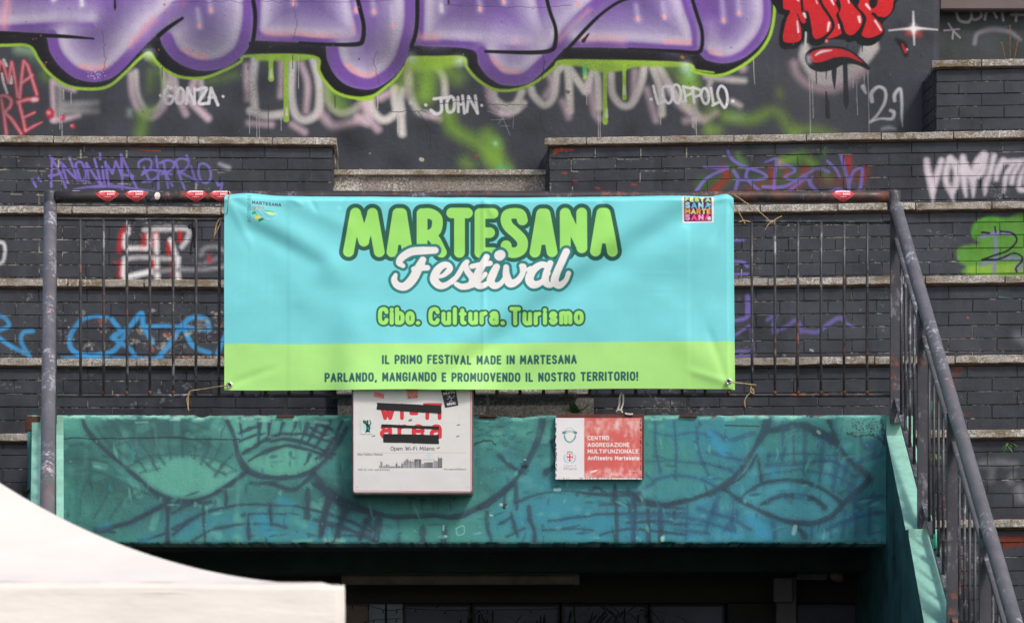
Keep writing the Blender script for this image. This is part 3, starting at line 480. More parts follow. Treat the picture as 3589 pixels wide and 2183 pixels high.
# right, lower levels
onR(1); tc.view(2500,600,.567)
for P,r in [([(120,430),(180,428)],8),([(120,560),(180,565),(205,590)],10),([(120,640),(210,635)],7)]: tc.stroke(P,r,VI,7,.9)
tc.fill([(1590,400),(1610,320),(1700,280),(1800,290),(1960,280),(1990,640),(1560,635),(1555,590),(1510,560),(1500,490),(1560,460),(1640,450)],(92,150,56),14,.95,True)
tc.fill([(1565,590),(1980,560),(1980,640),(1560,638)],(140,180,66),16,.8,False); tc.stroke([(1600,400),(1620,330),(1700,295),(1790,310)],8,(80,170,60),6,.8)
for P in [[(1650,410),(1740,385),(1840,390)],[(1735,380),(1740,480),(1730,630)],[(1650,580),(1780,540),(1880,545)],[(1900,560),(1880,620)]]: tc.stroke(P,10,(130,122,190),10,.9)
for P,r in [([(1655,380),(1700,385)],6),([(1735,345),(1740,380)],4),([(1770,375),(1840,385),(1870,430),(1820,490),(1740,520),(1655,550)],5),([(1655,550),(1760,545),(1850,510),(1900,530),(1900,560),(1865,600),(1870,625)],5)]: tc.stroke(P,r,(24,20,40),4,.95)
onR(2)
for P,r in [([(205,770),(205,870),(195,910),(130,925)],[12,13,12,10]),([(130,1015),(190,975),(225,960),(235,1050),(240,1100)],[7,8,9,10,10]),([(130,1115),(240,1110)],8),([(130,1145),(245,1140)],9),([(215,780),(225,900)],8),([(330,920),(380,895),(365,950),(370,1000)],12),([(390,990),(450,960),(500,925),(530,950),(540,995)],13),([(560,990),(640,995),(700,950),(770,910),(800,920)],13),([(810,940),(860,960)],8)]: tc.stroke(P,r,VI,9,.9)
tc.stroke([(1470,760),(1700,755)],14,(84,92,100),30,.5); tc.stroke([(1870,1020),(1950,1060)],20,(140,148,158),40,.6); tc.stroke([(1565,905),(1570,910)],5,(200,80,60),3,.9); tc.stroke([(1760,780),(1840,790)],4,(90,140,140),6,.7)
tc.stroke([(595,1105),(610,1112)],7,(190,200,205),4,.9,False); tc.stroke([(430,1138),(440,1140)],5,(180,190,195),4,.9,False)
onR(4); tc.view(2200,1350,.5637)
for P,r in [([(2190,490),(2300,480),(2400,490)],18),([(2260,520),(2250,590)],14),([(2370,600),(2390,560)],12),([(2430,650),(2440,700)],26)]: tc.stroke(P,r,(128,130,138),34,.75)
onR(5); tc.fill([(2300,940),(2480,935),(2480,1000),(2310,1015)],(120,44,24),14,.85,False)
# pale mortar and chips, little specks everywhere
tc.at(19.6); 
tc.scatter(1500,(.25,.9),[(150,152,156),(186,180,170),(100,104,112)],(.3,.8),11)
tc.scatter(260,(8,34),[(84,88,98),(40,42,48),(70,84,92),(62,66,76)],(.06,.24),12,asp=3)
IMG_T=tc.image('tag_paint')
# ================================================================== paint: mural on the concrete beam
ml=Canvas(-2.85,1.12,2.36,1.95,330,base=(70,138,130)).at(18)
ml.view(0,0,1)
ml.stroke([(1900,1800),(2500,1830),(2900,1840)],90,(60,134,158),200,.85); ml.stroke([(560,1830),(900,1860),(1300,1850)],50,(62,126,146),130,.8)
ml.stroke([(2500,1520),(2700,1700)],70,(58,128,150),150,.7); ml.stroke([(1750,1600),(1900,1750)],60,(62,134,150),130,.7); ml.stroke([(3000,1500),(3060,1900)],60,(52,118,118),100,.7)
ml.stroke([(250,1680),(350,1780)],60,(62,112,110),120,.6); ml.stroke([(420,1500),(700,1560)],60,(66,112,112),100,.6)
for P,r,a in [([(330,1480),(420,1560),(560,1680)],34,.6),([(420,1470),(620,1530),(760,1500)],46,.8),([(520,1460),(800,1560)],30,.6),([(240,1600),(330,1640),(440,1720)],40,.75),([(330,1700),(480,1750)],30,.6),([(300,1880),(560,1800),(640,1760)],22,.7),([(600,1760),(1100,1740)],40,.5),([(980,1560),(1000,1640)],20,.6),([(1150,1700),(1230,1760)],40,.7),([(1640,1500),(1700,1700)],18,.5),([(1750,1520),(1900,1560)],18,.4)]:
    ml.stroke(P,r,(54,92,94),70,a)
for P,r,a in [([(780,1500),(1100,1530)],40,.7),([(860,1600),(1060,1620)],30,.6),([(480,1660),(780,1680)],30,.6),([(230,1480),(300,1500)],24,.7)]: ml.stroke(P,r,(94,172,156),50,a)
for P,r,a in [([(640,1850),(1000,1820),(1200,1860)],30,.7),([(1750,1830),(2150,1830)],40,.8),([(2000,1850),(2700,1870)],34,.6),([(2330,1500),(2560,1560)],40,.6)]: ml.stroke(P,r,(58,138,162),60,a*.7)
rg=np.random.default_rng(8)
for i in range(520):
    x=rg.uniform(110,3100);y=rg.uniform(1460,1900);blue=np.clip((x-1600)/1200+(y-1650)/500,0,1)
    c=np.array([(84,158,144),(58,120,116),(70,142,132),(98,172,156)][rg.integers(4)])*(1-blue)+np.array([(70,152,180),(52,112,142),(74,138,146),(96,166,176)][rg.integers(4)])*blue
    L=rg.uniform(10,60);th=rg.normal(0,.35)+(math.pi/2 if rg.random()<.25 else 0)
    ml.stroke([(x,y),(x+L*math.cos(th),y+L*math.sin(th))],rg.uniform(5,16),c,rg.uniform(3,14),rg.uniform(.15,.55),False)
DK=(52,72,84)
V0=(0,1400,.5276);V1=(1100,1700,.5276);V2=(2200,1350,.5637);V3=(1150,1320,.487)
def D(P,r=12,a=.85,s=6,c=DK):
    Q=catmull(P,3) if len(P)>2 else np.array([[P[0][0]+(P[-1][0]-P[0][0])*t,P[0][1]+(P[-1][1]-P[0][1])*t] for t in (0,.33,.66,1)])
    rr=np.interp(np.linspace(0,1,len(Q)),np.linspace(0,1,len(r)),r) if hasattr(r,'__len__') else np.full(len(Q),float(r))
    rr=rr*1.1*NR.uniform(.72,1.25,len(Q)); Q=Q+NR.normal(0,1.6,Q.shape)
    ml.stroke(Q,list(rr*1.5),c,s*3,a*.35,True,1.6); ml.stroke(Q,list(rr*.94),c,s,min(1,a)*.88,True,1.6)
    if rr.mean()>9:
        for k in range(2): o=NR.normal(0,rr.mean()*.8); ml.stroke(Q[len(Q)//4:]+o*.7,max(1.5,rr.mean()*.18),c,4,a*.5,True,2)
ml.view(*V0)
ml.fill([(900,480),(1000,420),(1150,385),(1300,385),(1450,420),(1590,490),(1480,580),(1350,640),(1200,655),(1080,630),(960,540)],(92,166,150),30,.9)
ml.fill([(1640,420),(1760,340),(1900,310),(2050,350),(2140,400),(2060,480),(1900,520),(1750,500)],(90,164,146),26,.8)
ml.fill([(1530,130),(1700,120),(1850,160),(1800,240),(1650,330),(1590,300)],(92,170,154),30,.7)
D([(540,110),(580,210),(700,340),(850,470),(1000,600),(1110,665),(1250,680),(1400,640),(1530,560),(1640,480)],[10,16,12,12,18,22,12,12,16,14])
D([(1500,130),(1550,250),(1580,370),(1650,480),(1760,515),(1900,520),(2020,500),(2130,430),(2230,310),(2300,190)],[18,12,14,22,14,14,14,12,16,12])
D([(1120,670),(1112,760),(1110,860),(1112,960)],[20,14,13,13]); D([(1110,690),(980,760),(800,830),(640,870),(760,880)],[14,12,12,16,10],.8)
for P,r in [([(740,110),(760,190),(860,310),(960,470)],9),([(860,110),(890,230),(990,370),(1040,470)],9),([(985,120),(1010,230),(1060,380),(1090,430)],9),([(1110,130),(1120,260),(1130,400)],8),([(1215,160),(1210,380)],8),([(1310,250),(1290,390)],8),([(1390,260),(1370,360),(1330,430)],9),([(1470,300),(1430,380),(1380,440)],8),([(1540,370),(1480,440),(1430,510)],9),
  ([(640,200),(750,180),(900,150),(1100,140),(1250,150),(1380,200)],7),([(700,330),(900,270),(1150,260),(1350,290),(1470,350)],7),([(850,450),(950,390),(1100,370),(1300,375),(1450,410),(1570,480)],8),([(930,490),(1060,460)],6),([(1340,400),(1420,470),(1500,500)],9),
  ([(640,190),(730,300),(840,390)],9),([(600,500),(540,640),(530,760)],6),([(760,530),(720,620),(620,790)],7),([(880,600),(800,690),(720,800)],7),([(460,310),(540,300),(600,310)],9),([(460,400),(600,400),(700,420)],9),([(500,480),(620,470),(740,520)],8),([(760,540),(860,580),(1000,640)],8),([(860,680),(940,620),(1080,660)],7)]: D(P,r,.6,7,(56,92,96))
for P,r in [([(1590,125),(1605,250)],[12,3]),([(1720,150),(1715,300)],[16,3]),([(1790,130),(1780,280)],[16,3]),([(1880,160),(1850,250)],[12,3]),([(1970,140),(1930,250)],[12,3]),([(2040,170),(1990,310)],[16,3]),([(2110,170),(2050,270),(2020,300)],[13,10,3]),([(2190,150),(2120,280),(2080,330)],[12,10,3]),([(2270,150),(2210,280),(2120,400)],[10,12,3]),([(2060,370),(2020,440)],[16,3]),([(2180,330),(2090,400)],[13,5]),([(1590,230),(1650,200),(1720,180)],[6,12,4]),([(1590,280),(1700,240),(1760,230)],[6,10,5]),([(1610,360),(1700,310),(1800,250),(1900,230),(2050,240),(2200,290)],[12,12,10,8,9,9]),([(1800,280),(1900,265),(2050,300),(2160,350),(2220,370)],[8,12,12,10,8]),([(1650,410),(1760,350),(1900,310),(2060,340),(2200,390)],[5,13,8,11,8]),([(2060,190),(2130,230),(2200,250)],9),([(2100,160),(2200,200)],8)]: D(P,r,.85,5)
for P,r in [([(1140,760),(1250,700),(1400,680)],9),([(1150,860),(1260,800),(1400,740),(1600,700),(1750,700),(1950,710),(2100,740),(2300,800),(2464,880)],[12,14,10,8,6,7,9,11,12]),([(1150,900),(1230,830)],10),([(1280,940),(1400,870),(1600,830),(1800,830),(1900,850)],8),([(1640,770),(1650,920)],[20,10]),([(1790,690),(1800,830)],12),([(2040,600),(2040,780)],[16,20]),([(2190,640),(2150,780),(2130,900)],[22,20,14]),([(2280,730),(2240,920)],16),([(2430,800),(2400,920)],16),([(1500,590),(1500,700)],9),([(1350,700),(1360,960)],9),([(1660,560),(1800,560),(1950,600),(2090,490)],[10,14,14,14]),([(2080,490),(2150,590),(2280,690),(2464,740)],[18,26,28,20]),([(1600,770),(1700,760),(1900,760)],6),([(2130,830),(2464,900)],6),([(700,870),(860,820),(1080,700)],9),([(930,940),(1090,890)],9)]: D(P,r,.8,7)
for P,r in [([(1860,670),(1920,690)],26),([(1740,800),(1790,900)],34),([(950,940),(1010,945)],26),([(660,850),(720,830)],16)]: ml.stroke(P,r,(54,150,180),30,.5)
for P in [[(1950,950),(2060,940)],[(2160,930),(2280,940)]]: ml.stroke(P,14,(120,196,184),14,.6)
ml.view(*V1)
D([(0,-10),(100,60),(200,120),(330,170),(480,205),(640,215),(800,205),(940,215),(1080,160),(1180,110),(1310,0)],[18,30,26,18,14,12,12,14,16,18,16])
for P,r in [([(110,80),(70,200),(40,350)],[22,18,8]),([(215,170),(160,290),(130,370)],[18,18,8]),([(380,200),(330,290),(300,360)],[20,18,12]),([(430,230),(410,380)],[20,24]),([(0,230),(150,270),(290,320),(400,370)],14),([(170,330),(330,340)],8),([(340,240),(400,300)],12),([(1150,180),(1150,280),(1180,370)],[18,12,10]),([(1310,190),(1330,280),(1350,340)],[8,13,5]),([(1425,150),(1435,230),(1460,300),(1465,370)],[14,16,14,12]),([(1265,30),(1262,110)],8),([(1348,10),(1345,160)],9),([(870,290),(860,370)],16),([(720,290),(720,370)],18),([(560,330),(560,380)],12),([(1330,120),(1500,60),(1700,40),(1870,60),(2080,50),(2130,90),(2220,120),(2330,135),(2464,100)],[8,8,6,8,14,18,20,16,12]),([(1995,0),(1998,100),(2010,180),(2010,370)],[3,18,14,14]),([(2125,70),(2130,180),(2118,370)],[14,12,11]),([(2220,170),(2220,370)],13),([(2300,140),(2300,370)],16),([(2395,180),(2390,260)],9),([(1560,240),(1750,215),(1950,190),(2464,190)],8),([(1900,330),(2100,290),(2300,310),(2464,330)],9),([(1520,300),(1700,290),(1850,300)],7),([(1900,130),(2200,135),(2464,160)],7),([(2080,250),(2300,240),(2464,270)],9),([(1230,260),(1300,220)],9),([(1280,340),(1400,290)],7),([(1830,40),(1880,20),(1930,50)],9)]: D(P,r,.72,7)
D([(480,130),(600,110),(900,110)],24,.5,40,(52,112,104)); 
for x in (640,720,820): D([(x,90),(x,170)],[14,4],.5,10,(50,96,92))
for P,r,c in [([(1240,130),(1280,140)],9,(190,220,216)),([(860,270),(858,300)],5,(180,214,210)),([(870,340),(876,341)],8,(190,214,208)),([(940,290),(990,270),(995,320),(950,330),(945,290)],3,(150,196,190)),([(1170,200),(1185,205)],6,(170,210,208)),([(1600,30),(1630,30)],12,(150,210,200)),([(2310,350),(2312,370)],10,(170,214,200)),([(2150,350),(2160,370)],12,(100,180,190))]: ml.stroke(P,r,c,4,.8)
for x,y in [(1093,150),(1258,148)]: ml.stroke([(x,y),(x+6,y+4)],8,(30,36,40),5,.9,False)
ml.view(*V3)
for P,r in [([(1540,320),(1500,470),(1430,610),(1390,680)],[34,24,20,14]),([(1700,400),(1600,480)],10),([(1600,470),(1640,620),(1560,700)],[9,12,18]),([(1230,570),(1300,640),(1370,680)],[18,16,12]),([(1350,760),(1340,900)],8),([(1390,690),(1300,790),(1200,860),(1080,945)],[14,16,16,14]),([(2060,780),(2060,850)],[4,18]),([(1840,840),(2060,860),(2240,840)],9)]: D(P,r,.75,7)
for P,r in [([(1280,340),(1150,390)],16),([(1250,470),(1400,540)],20),([(1100,700),(1280,650)],18),([(1130,800),(1200,840)],20),([(1300,560),(1400,580)],18)]: D(P,r,.45,14,(58,104,104))
D([(1395,650),(1420,650)],7,.9,4,(26,36,40)); D([(1265,925),(1280,930)],7,.9,4,(26,36,40)); ml.stroke([(1410,600),(1420,600)],5,(180,220,210),3,.8)
ml.view(*V2)
ml.fill([(690,730),(800,620),(1000,590),(1200,640),(1310,740),(1210,840),(1050,850),(860,820)],(74,150,160),26,.7)
for P,r in [([(870,220),(830,320),(750,450),(680,550),(560,650),(430,700),(250,740),(120,730),(0,660)],[26,20,16,18,22,14,14,14,14]),([(1250,230),(1300,370),(1400,490),(1480,560),(1500,600)],[14,16,18,20,16]),([(860,290),(960,270),(1050,250),(1150,280),(1250,330),(1290,360)],[14,18,22,24,26,18]),([(600,650),(700,720),(860,800),(1000,850),(1150,860),(1260,820),(1340,740),(1450,640),(1500,590)],[10,14,14,16,16,14,16,24,18]),([(690,710),(820,620),(950,595),(1080,600),(1200,640),(1300,710),(1330,740)],[8,12,10,12,13,14,10]),([(830,740),(930,695),(1050,690),(1160,710),(1220,760)],[10,12,14,18,16]),([(590,650),(720,560),(800,440)],8),([(1040,870),(1100,940)],[10,20]),([(810,460),(830,600)],9)]: D(P,r,.8,7)
for P,r in [([(960,230),(970,400),(960,480)],12),([(1100,300),(1095,560)],13),([(1215,340),(1200,500),(1190,600)],[24,16,8]),([(1300,400),(1290,560),(1270,660)],14),([(1370,480),(1330,620)],14),([(1430,560),(1370,660)],16),([(860,500),(1060,490),(1250,470),(1400,560)],12),([(870,440),(1090,430),(1300,440)],9),([(840,560),(1060,530),(1300,570),(1420,640)],8),([(1030,320),(1030,480)],7),([(950,680),(1020,740)],6),([(170,190),(170,380),(200,540)],9),([(285,220),(300,400),(295,560)],10),([(430,260),(440,420),(500,560)],9),([(100,640),(230,570),(420,580),(560,640)],10),([(460,480),(640,530)],14),([(500,420),(700,470)],12),([(540,300),(640,340),(780,300)],14),([(120,480),(280,470),(480,500)],8),([(110,560),(160,600)],6),([(230,320),(430,300),(520,330)],7),([(20,700),(30,960)],12),([(205,760),(205,850)],9),([(370,740),(360,960)],10),([(0,820),(200,810),(400,830),(640,900)],12),([(440,770),(640,830),(760,900)],14),([(300,900),(500,920)],10),([(900,840),(910,950)],14),([(1140,870),(1140,950)],11),([(1260,850),(1260,940)],9),([(1350,780),(1330,940)],12),([(1410,660),(1420,940)],12),([(1500,620),(1500,930)],11),([(1220,900),(1400,830),(1590,790)],14),([(1400,720),(1590,690)],14),([(1300,660),(1450,780)],8),([(1420,240),(1440,330),(1470,400)],[14,10,6]),([(1440,480),(1530,440)],20),([(1500,380),(1590,330)],26),([(680,800),(600,900)],12),([(560,700),(480,920)],14),([(660,700),(640,950)],10),([(160,860),(480,870)],8)]: D(P,r,.55,8,(52,86,112))
for P,r in [([(590,400),(600,420)],30),([(520,310),(540,330)],24),([(1050,690),(1100,700)],16),([(760,830),(840,910)],26),([(620,930),(700,935)],18),([(900,520),(905,560)],16),([(820,930),(860,935)],30),([(540,370),(560,380)],26)]: ml.stroke(P,r,(64,148,184),16,.55)
for P,r in [([(1180,290),(1190,300)],9),([(1040,880),(1030,920)],14),([(220,940),(222,960)],8)]: ml.stroke(P,r,(170,214,206),6,.7)
# worn paint on the top and bottom edge
ml.view(0,0,1)
for i in range(360):
    x=rg.uniform(110,3100); d=abs(rg.normal(0,9)); ml.stroke([(x,1453+d),(x+rg.uniform(8,50),1453+d+rg.normal(0,2))],rg.uniform(2,6),[(122,190,172),(112,184,168),(140,200,184)][rg.integers(3)],4,rg.uniform(.4,.9),False,1)
for i in range(170):
    x=rg.choice([rg.normal(700,260),rg.normal(1750,80),rg.normal(2650,130),rg.normal(1900,500)]); ml.stroke([(x,1452+abs(rg.normal(0,4))),(x+rg.uniform(4,30),1454)],rg.uniform(1.5,4.5),[(120,72,58),(112,104,92),(60,56,52),(150,120,100)][rg.integers(4)],2,rg.uniform(.5,.95),False,1)
ml.stroke([(2970,1490),(3030,1500),(3080,1480)],30,(96,160,150),14,.8,True,1); 
for P in [[(2968,1520),(3000,1530),(3050,1528),(3080,1540),(3098,1560)],[(3085,1465),(3095,1500),(3100,1560)],[(220,1540),(500,1536),(840,1545)],[(2540,1490),(2660,1495)],[(1660,1560),(1700,1545),(1740,1560)]]: q=catmull(P,8); q=q+NR.normal(0,2.5,q.shape); ml.stroke(q,1.8,(40,52,50),2,.85,False)
for i in range(26): x=rg.normal(1720,45);y=rg.normal(1530,30); ml.stroke(catmull([(x,y),(x+8,y+5),(x+18,y)],4),1.2,(36,74,70),2,.7,False)
for i in range(300): x=rg.uniform(110,3100); ml.stroke([(x,1904),(x+rg.uniform(4,26),1904)],rg.uniform(1,3.5),[(120,190,176),(40,60,60),(150,180,160)][rg.integers(3)],2,.7,False,1)
for i in range(120): x=rg.uniform(2985,3095);y=rg.uniform(1470,1530); ml.stroke([(x,y),(x+2,y)],rg.uniform(.8,2),(44,60,60),1,.8,False)
ml.view(0,0,1)
for i in range(420):
    x=rg.uniform(130,3090);y=rg.uniform(1470,1895); sx=math.sin(x*.006)*.6+rg.normal(0,.3); L=rg.uniform(14,52); t_=rg.random()<.5
    dx,dy=(L,L*sx*.5) if t_ else (L*sx*.4,L)
    ml.stroke([(x,y),(x+dx*.5+rg.normal(0,2),y+dy*.5),(x+dx,y+dy)],[rg.uniform(1,3),rg.uniform(3,7),1],[(46,74,84),(50,92,96),(104,180,166),(60,140,150),(56,100,120)][rg.integers(5)],3,rg.uniform(.2,.6),True,2)
for i in range(46):
    x=rg.uniform(130,3090); y=rg.uniform(1456,1600); ml.stroke([(x,y),(x+rg.normal(0,3),y+rg.uniform(40,260))],[2,rg.uniform(3,9)],[(44,80,82),(120,180,170),(66,70,66)][rg.integers(3)],8,rg.uniform(.08,.25),False,1)
ml.scatter(700,(.3,1.2),[(40,60,62),(140,190,180),(90,150,150)],(.2,.6),21)
wb=np.clip((np.arange(ml.w)[None]/ml.w-.35)*1.6,0,1)*np.ones((ml.h,1)); wb=(wb*.8+.2*fbm(ml.h,ml.w,9,4,77))[...,None]
ml.c=np.clip(ml.c*(np.array([1.08,1.02,1.03])*(1-wb)+np.array([1.02,1.02,1.05])*wb),0,255).astype(np.float32)
IMG_M=ml.image('mural_paint')

# ================================================================== print: the banner
BX0,BX1,BZ0,BZ1=786,2573,672,1366
YB=17.9
bn=Canvas(W(BX0,0,YB)[0],W(0,BZ1,YB)[2],W(BX1,0,YB)[0],W(0,BZ0,YB)[2],460,base=(118,210,219)).at(YB)
bn.view(0,0,1)
bn.fill([(700,1204),(1600,1202),(2700,1197),(2700,1500),(700,1500)],(168,226,132),1,1,False)
DG=(44,94,80);LG=(156,224,112);TE=(44,126,124)
C1=(750,620,.5203);C2=(1650,620,.5203)
M=[(C1,P) for P in [[(905,492),(952,228)],[(952,228),(1008,420)],[(1008,420),(1066,228)],[(1066,228),(1112,492)],[(1197,492),(1237,228),(1262,228),(1302,492)],[(1215,408),(1285,408)],[(1400,492),(1400,228)],[(1400,228),(1455,228),(1497,255),(1503,300),(1490,345),(1455,372),(1400,378)],[(1462,378),(1495,420),(1530,492)],[(1600,222),(1705,222)],[(1652,222),(1652,492)]]]+\
  [(C2,P) for P in [[(60,492),(60,225),(148,225)],[(60,356),(125,356)],[(60,492),(148,492)],[(346,270),(332,232),(290,224),(245,235),(236,275),(256,318),(310,368),(345,415),(338,470),(290,494),(245,478),(236,445)],[(430,492),(475,228),(498,228),(545,492)],[(448,405),(525,405)],[(634,492),(634,225)],[(634,225),(745,470)],[(745,470),(745,225)],[(836,492),(880,228),(902,228),(950,492)],[(856,405),(932,405)]]]
for rr,cc in ((64,DG),(36.5,LG)):
    for z,P in M:
        bn.view(*z); sm=len(P)>4 or (len(P)==3 and P[0][0]==1462); bn.stroke(P,rr if not(P[0][1]==420 or P[0]==(634,225)) else rr*.92,cc,1.5,1,sm,0)
FS=[(C1,[(1488,478),(1400,482),(1330,490),(1270,525),(1245,565),(1272,588)],[20,24,24,22,18,12]),(C1,[(1405,545),(1375,605),(1335,680),(1285,728),(1235,722),(1212,685),(1222,650)],[20,26,28,26,22,18,10]),(C1,[(1345,610),(1400,600),(1436,600)],[16,18,16]),
    (C1,[(1500,665),(1545,650),(1585,610),(1575,580),(1540,582),(1500,620),(1482,680),(1520,722),(1570,712),(1620,668)],[8,12,18,17,20,24,26,22,16,10]),
    (C1,[(1600,700),(1640,650),(1680,580),(1702,556)],[12,14,14,14]),(C1,[(1690,570),(1705,620),(1738,670),(1725,715),(1670,728),(1632,712)],[16,18,20,20,18,14]),(C1,[(1740,720),(1790,680),(1826,640)],[12,12,12]),
    (C2,[(105,522),(75,580),(45,640),(28,690),(60,722),(110,705),(160,650)],[18,22,24,24,20,14,10]),(C2,[(5,588),(60,576),(128,566)],[14,15,15]),
    (C2,[(172,590),(148,640),(132,690),(160,722),(205,700),(240,640)],[20,24,24,20,14,10]),(C2,[(192,512),(198,508)],[33,31]),
    (C2,[(236,592),(238,650),(262,705),(310,690),(345,640),(350,592)],[16,22,26,20,16,20]),(C2,[(340,585),(370,612),(400,600)],[14,10,10]),
    (C2,[(520,590),(470,580),(415,620),(392,680),(420,718),(475,700),(520,640)],[18,20,24,26,24,16,12]),(C2,[(532,570),(505,640),(500,700),(535,720),(575,680)],[18,20,22,16,12]),
    (C2,[(640,492),(610,560),(575,640),(562,695),(592,722),(635,690),(655,642)],[22,22,22,24,20,14,14])]
for g,cc in ((22,TE),(5.5,(112,120,128)),(3,(238,236,242))):
    for z,P,r in FS: bn.view(*z); bn.stroke(P,[q+g for q in r],cc,1.2,1,True,0)
# Cibo. Cultura. Turismo
bn.view(*C1)
for rr,g,cc in ((26,0,DG),(14,0,LG)):
    bn.view(*C1)
    bn.text('Cibo.',1090+27-rr,1006-27+rr,150-54+2*rr,rr,cc,w=312-54+2*rr,sp=.42); 
    bn.text('Cultura.',1430+27-rr,1006-27+rr,150-54+2*rr,rr,cc,w=542-54+2*rr,sp=.42)
    bn.view(*C2); bn.text('Turismo',245+27-rr,1006-27+rr,150-54+2*rr,rr,cc,w=524-54+2*rr,sp=.42)
TX=(48,92,92)
bn.view(0,0,1)
bn.text('IL PRIMO FESTIVAL MADE IN MARTESANA',1338,1277,33,3.3,TX,w=681,sp=.42,soft=1); bn.text('PARLANDO, MANGIANDO E PROMUOVENDO IL NOSTRO TERRITORIO!',1137,1339,33,3.3,TX,w=1096,sp=.42,soft=1)
# museum logo
k=.0867; bn.view(860,670,k)
bn.text('ecomuseo',215,1262,185,9,(70,130,140),w=1070,rot=-math.pi/2,sp=.3,soft=6)
bn.text('MARTESANA',268,550,140,14,(70,70,100),w=1180,sp=.3,soft=6)
bn.stroke([(300,920),(420,870)],50,(42,168,110),6,1,False,0);bn.stroke([(460,960),(560,930)],50,(140,200,100),6,1,False,0);bn.stroke([(420,1110),(600,1010)],58,(212,214,90),6,1,False,0);bn.stroke([(565,1180),(720,1090)],50,(38,130,96),6,1,False,0)
bn.fill([(305,670),(500,630),(750,620),(740,745),(600,760),(395,810)],(196,146,124),4,1,False)
bn.fill([(740,750),(900,735),(1080,760),(1200,800),(1000,810),(820,805)],(70,190,140),4,1,False);bn.fill([(820,805),(1000,800),(1280,855),(1100,915),(950,900)],(214,226,124),4,1,False)
for P,c in [([(400,810),(440,700),(480,680),(560,730),(650,850),(780,1000),(900,1070),(1000,1090),(850,1110),(650,1050),(500,940),(400,810)],(130,212,228)),([(605,760),(620,680),(680,700),(800,830),(950,910),(1100,925),(1290,855),(1200,990),(1060,1090),(900,1050),(750,930),(605,760)],(104,200,240))]: bn.fill(P,c,4,1,True); bn.stroke(P,6,(190,236,246),4,1,True,0)
# second logo: coloured block letters on dark violet, printed with a white edge
bn.view(2370,660,.08)
bn.fill([(230,240),(1630,240),(1620,1425),(255,1425)],(228,236,240),8,1,False); bn.fill([(330,268),(1530,268),(1530,1350),(335,1355)],(84,36,80),8,1,False); bn.fill([(800,1040),(1500,1040),(1500,1340),(800,1340)],(140,20,70),80,.8,False)
for wd,y,h,c1,c2 in (('FESTA',500,230,(132,206,110),(190,232,160)),('SANA',785,285,(160,220,248),(84,190,240)),('MARTE',1030,250,(240,172,80),(248,214,140)),('SANA',1310,285,(226,76,144),(236,150,190))):
    tot=sum(GL[q][0] for q in wd)+.34*(len(wd)-1); sc=(1120-60)/(tot); x=365
    for i,q in enumerate(wd):
        gwid=GL[q][0]*sc; bn.text(q,x,y,h,34 if len(wd)>4 else 40,(c1,c2)[(i+(wd=='SANA' and y>1000))%2],w=gwid+68,sp=.3,soft=8) ; x+=gwid+.34*sc
bn.text('IN',1360,650,90,14,(235,245,250),w=140,sp=.4,soft=6); bn.fill([(1355,1170),(1500,1165),(1500,1310),(1350,1310)],(206,226,222),6,1,False); bn.fill([(1380,1210),(1490,1208),(1490,1215),(1380,1217)],(150,60,60),4,.8,False); bn.fill([(1380,1240),(1480,1240),(1480,1262),(1380,1262)],(150,160,160),10,.6,False)
IMG_B=bn.image('banner_print')

# ================================================================== print: the wireless box sign and the centre's sign
YS=17.865
ws=Canvas(W(1235,0,YS)[0],W(0,1732,YS)[2],W(1658,0,YS)[0],W(0,1290,YS)[2],620,base=(213,213,213)).at(YS)
ws.view(*V3); RD=(206,52,62)
ws.stroke([(180,60),(181,820),(1024,826),(1022,60)],1.6,(190,70,80),1.5,1,False,0)
ws.text('wi-fi',376,312,122,13.5,RD,w=440,sp=.5,soft=2); ws.stroke([(690,200),(810,200)],9,RD,2,1,False,0)
ws.text('area',372,447,136,13.5,RD,w=446,sp=.42,soft=2)
ws.text('Open Wi-Fi Milano',448,532,29,1.9,(70,66,72),w=315,sp=.26,soft=2)
ws.stroke([(210,549),(990,548)],.9,(200,120,124),1.5,.9,False,0)
ws.text('Rete Pubblica Milanese',212,567,15,1.1,(110,108,114),w=180,sp=.26,soft=2);ws.text('SSID (ID rete): openwifimilano',214,676,14,1,(120,118,122),w=230,sp=.26,soft=2);ws.text('info.openwifimilano.it',831,673,14,1,(110,108,114),w=160,sp=.26,soft=2)
INK=(84,84,92)
def bl(x0,x1,y0,y1,c=INK,a=.8): ws.fill([(x0,y0),(x1,y0),(x1,y1),(x0,y1)],c,2,a,False)
ws.stroke([(365,655),(820,655)],1.5,INK,1.5,.9,False,0)
for x0,x1,y0,a in [(366,372,640,.6),(376,390,612,.5),(395,410,640,.5),(412,440,632,.4),(440,480,644,.5),(484,498,626,.7),(500,520,642,.6),(524,540,626,.6),(540,556,610,.6),(556,576,596,.6),(576,592,606,.6),(592,616,610,.6),(618,668,594,.9),(670,690,626,.5),(690,712,618,.7),(712,752,616,.8),(756,788,606,.5),(788,818,586,.75)]: bl(x0,x1,y0,655,INK,a)
for x,y in [(378,604),(492,610),(552,600),(570,586),(590,594),(606,598),(812,575),(420,626),(530,616),(560,590),(790,568)]: ws.stroke([(x,y),(x,655)],[.8,2.4],INK,1.5,.8,False,0)
for i in range(60): x=rg.uniform(540,670); ws.stroke([(x,rg.uniform(600,650)),(x,655)],.8,(190,190,194),1,.7,False,0)
for P in [[(700,566),(722,556),(746,566)],[(706,574),(722,567),(740,574)],[(714,581),(722,578),(732,581)]]: ws.stroke(P,2.5,(150,214,220),2,.8)
ws.stroke([(680,592),(766,592)],2,(150,190,200),2,.7,False,0); ws.stroke([(680,601),(766,601)],2,(200,140,140),2,.6,False,0)
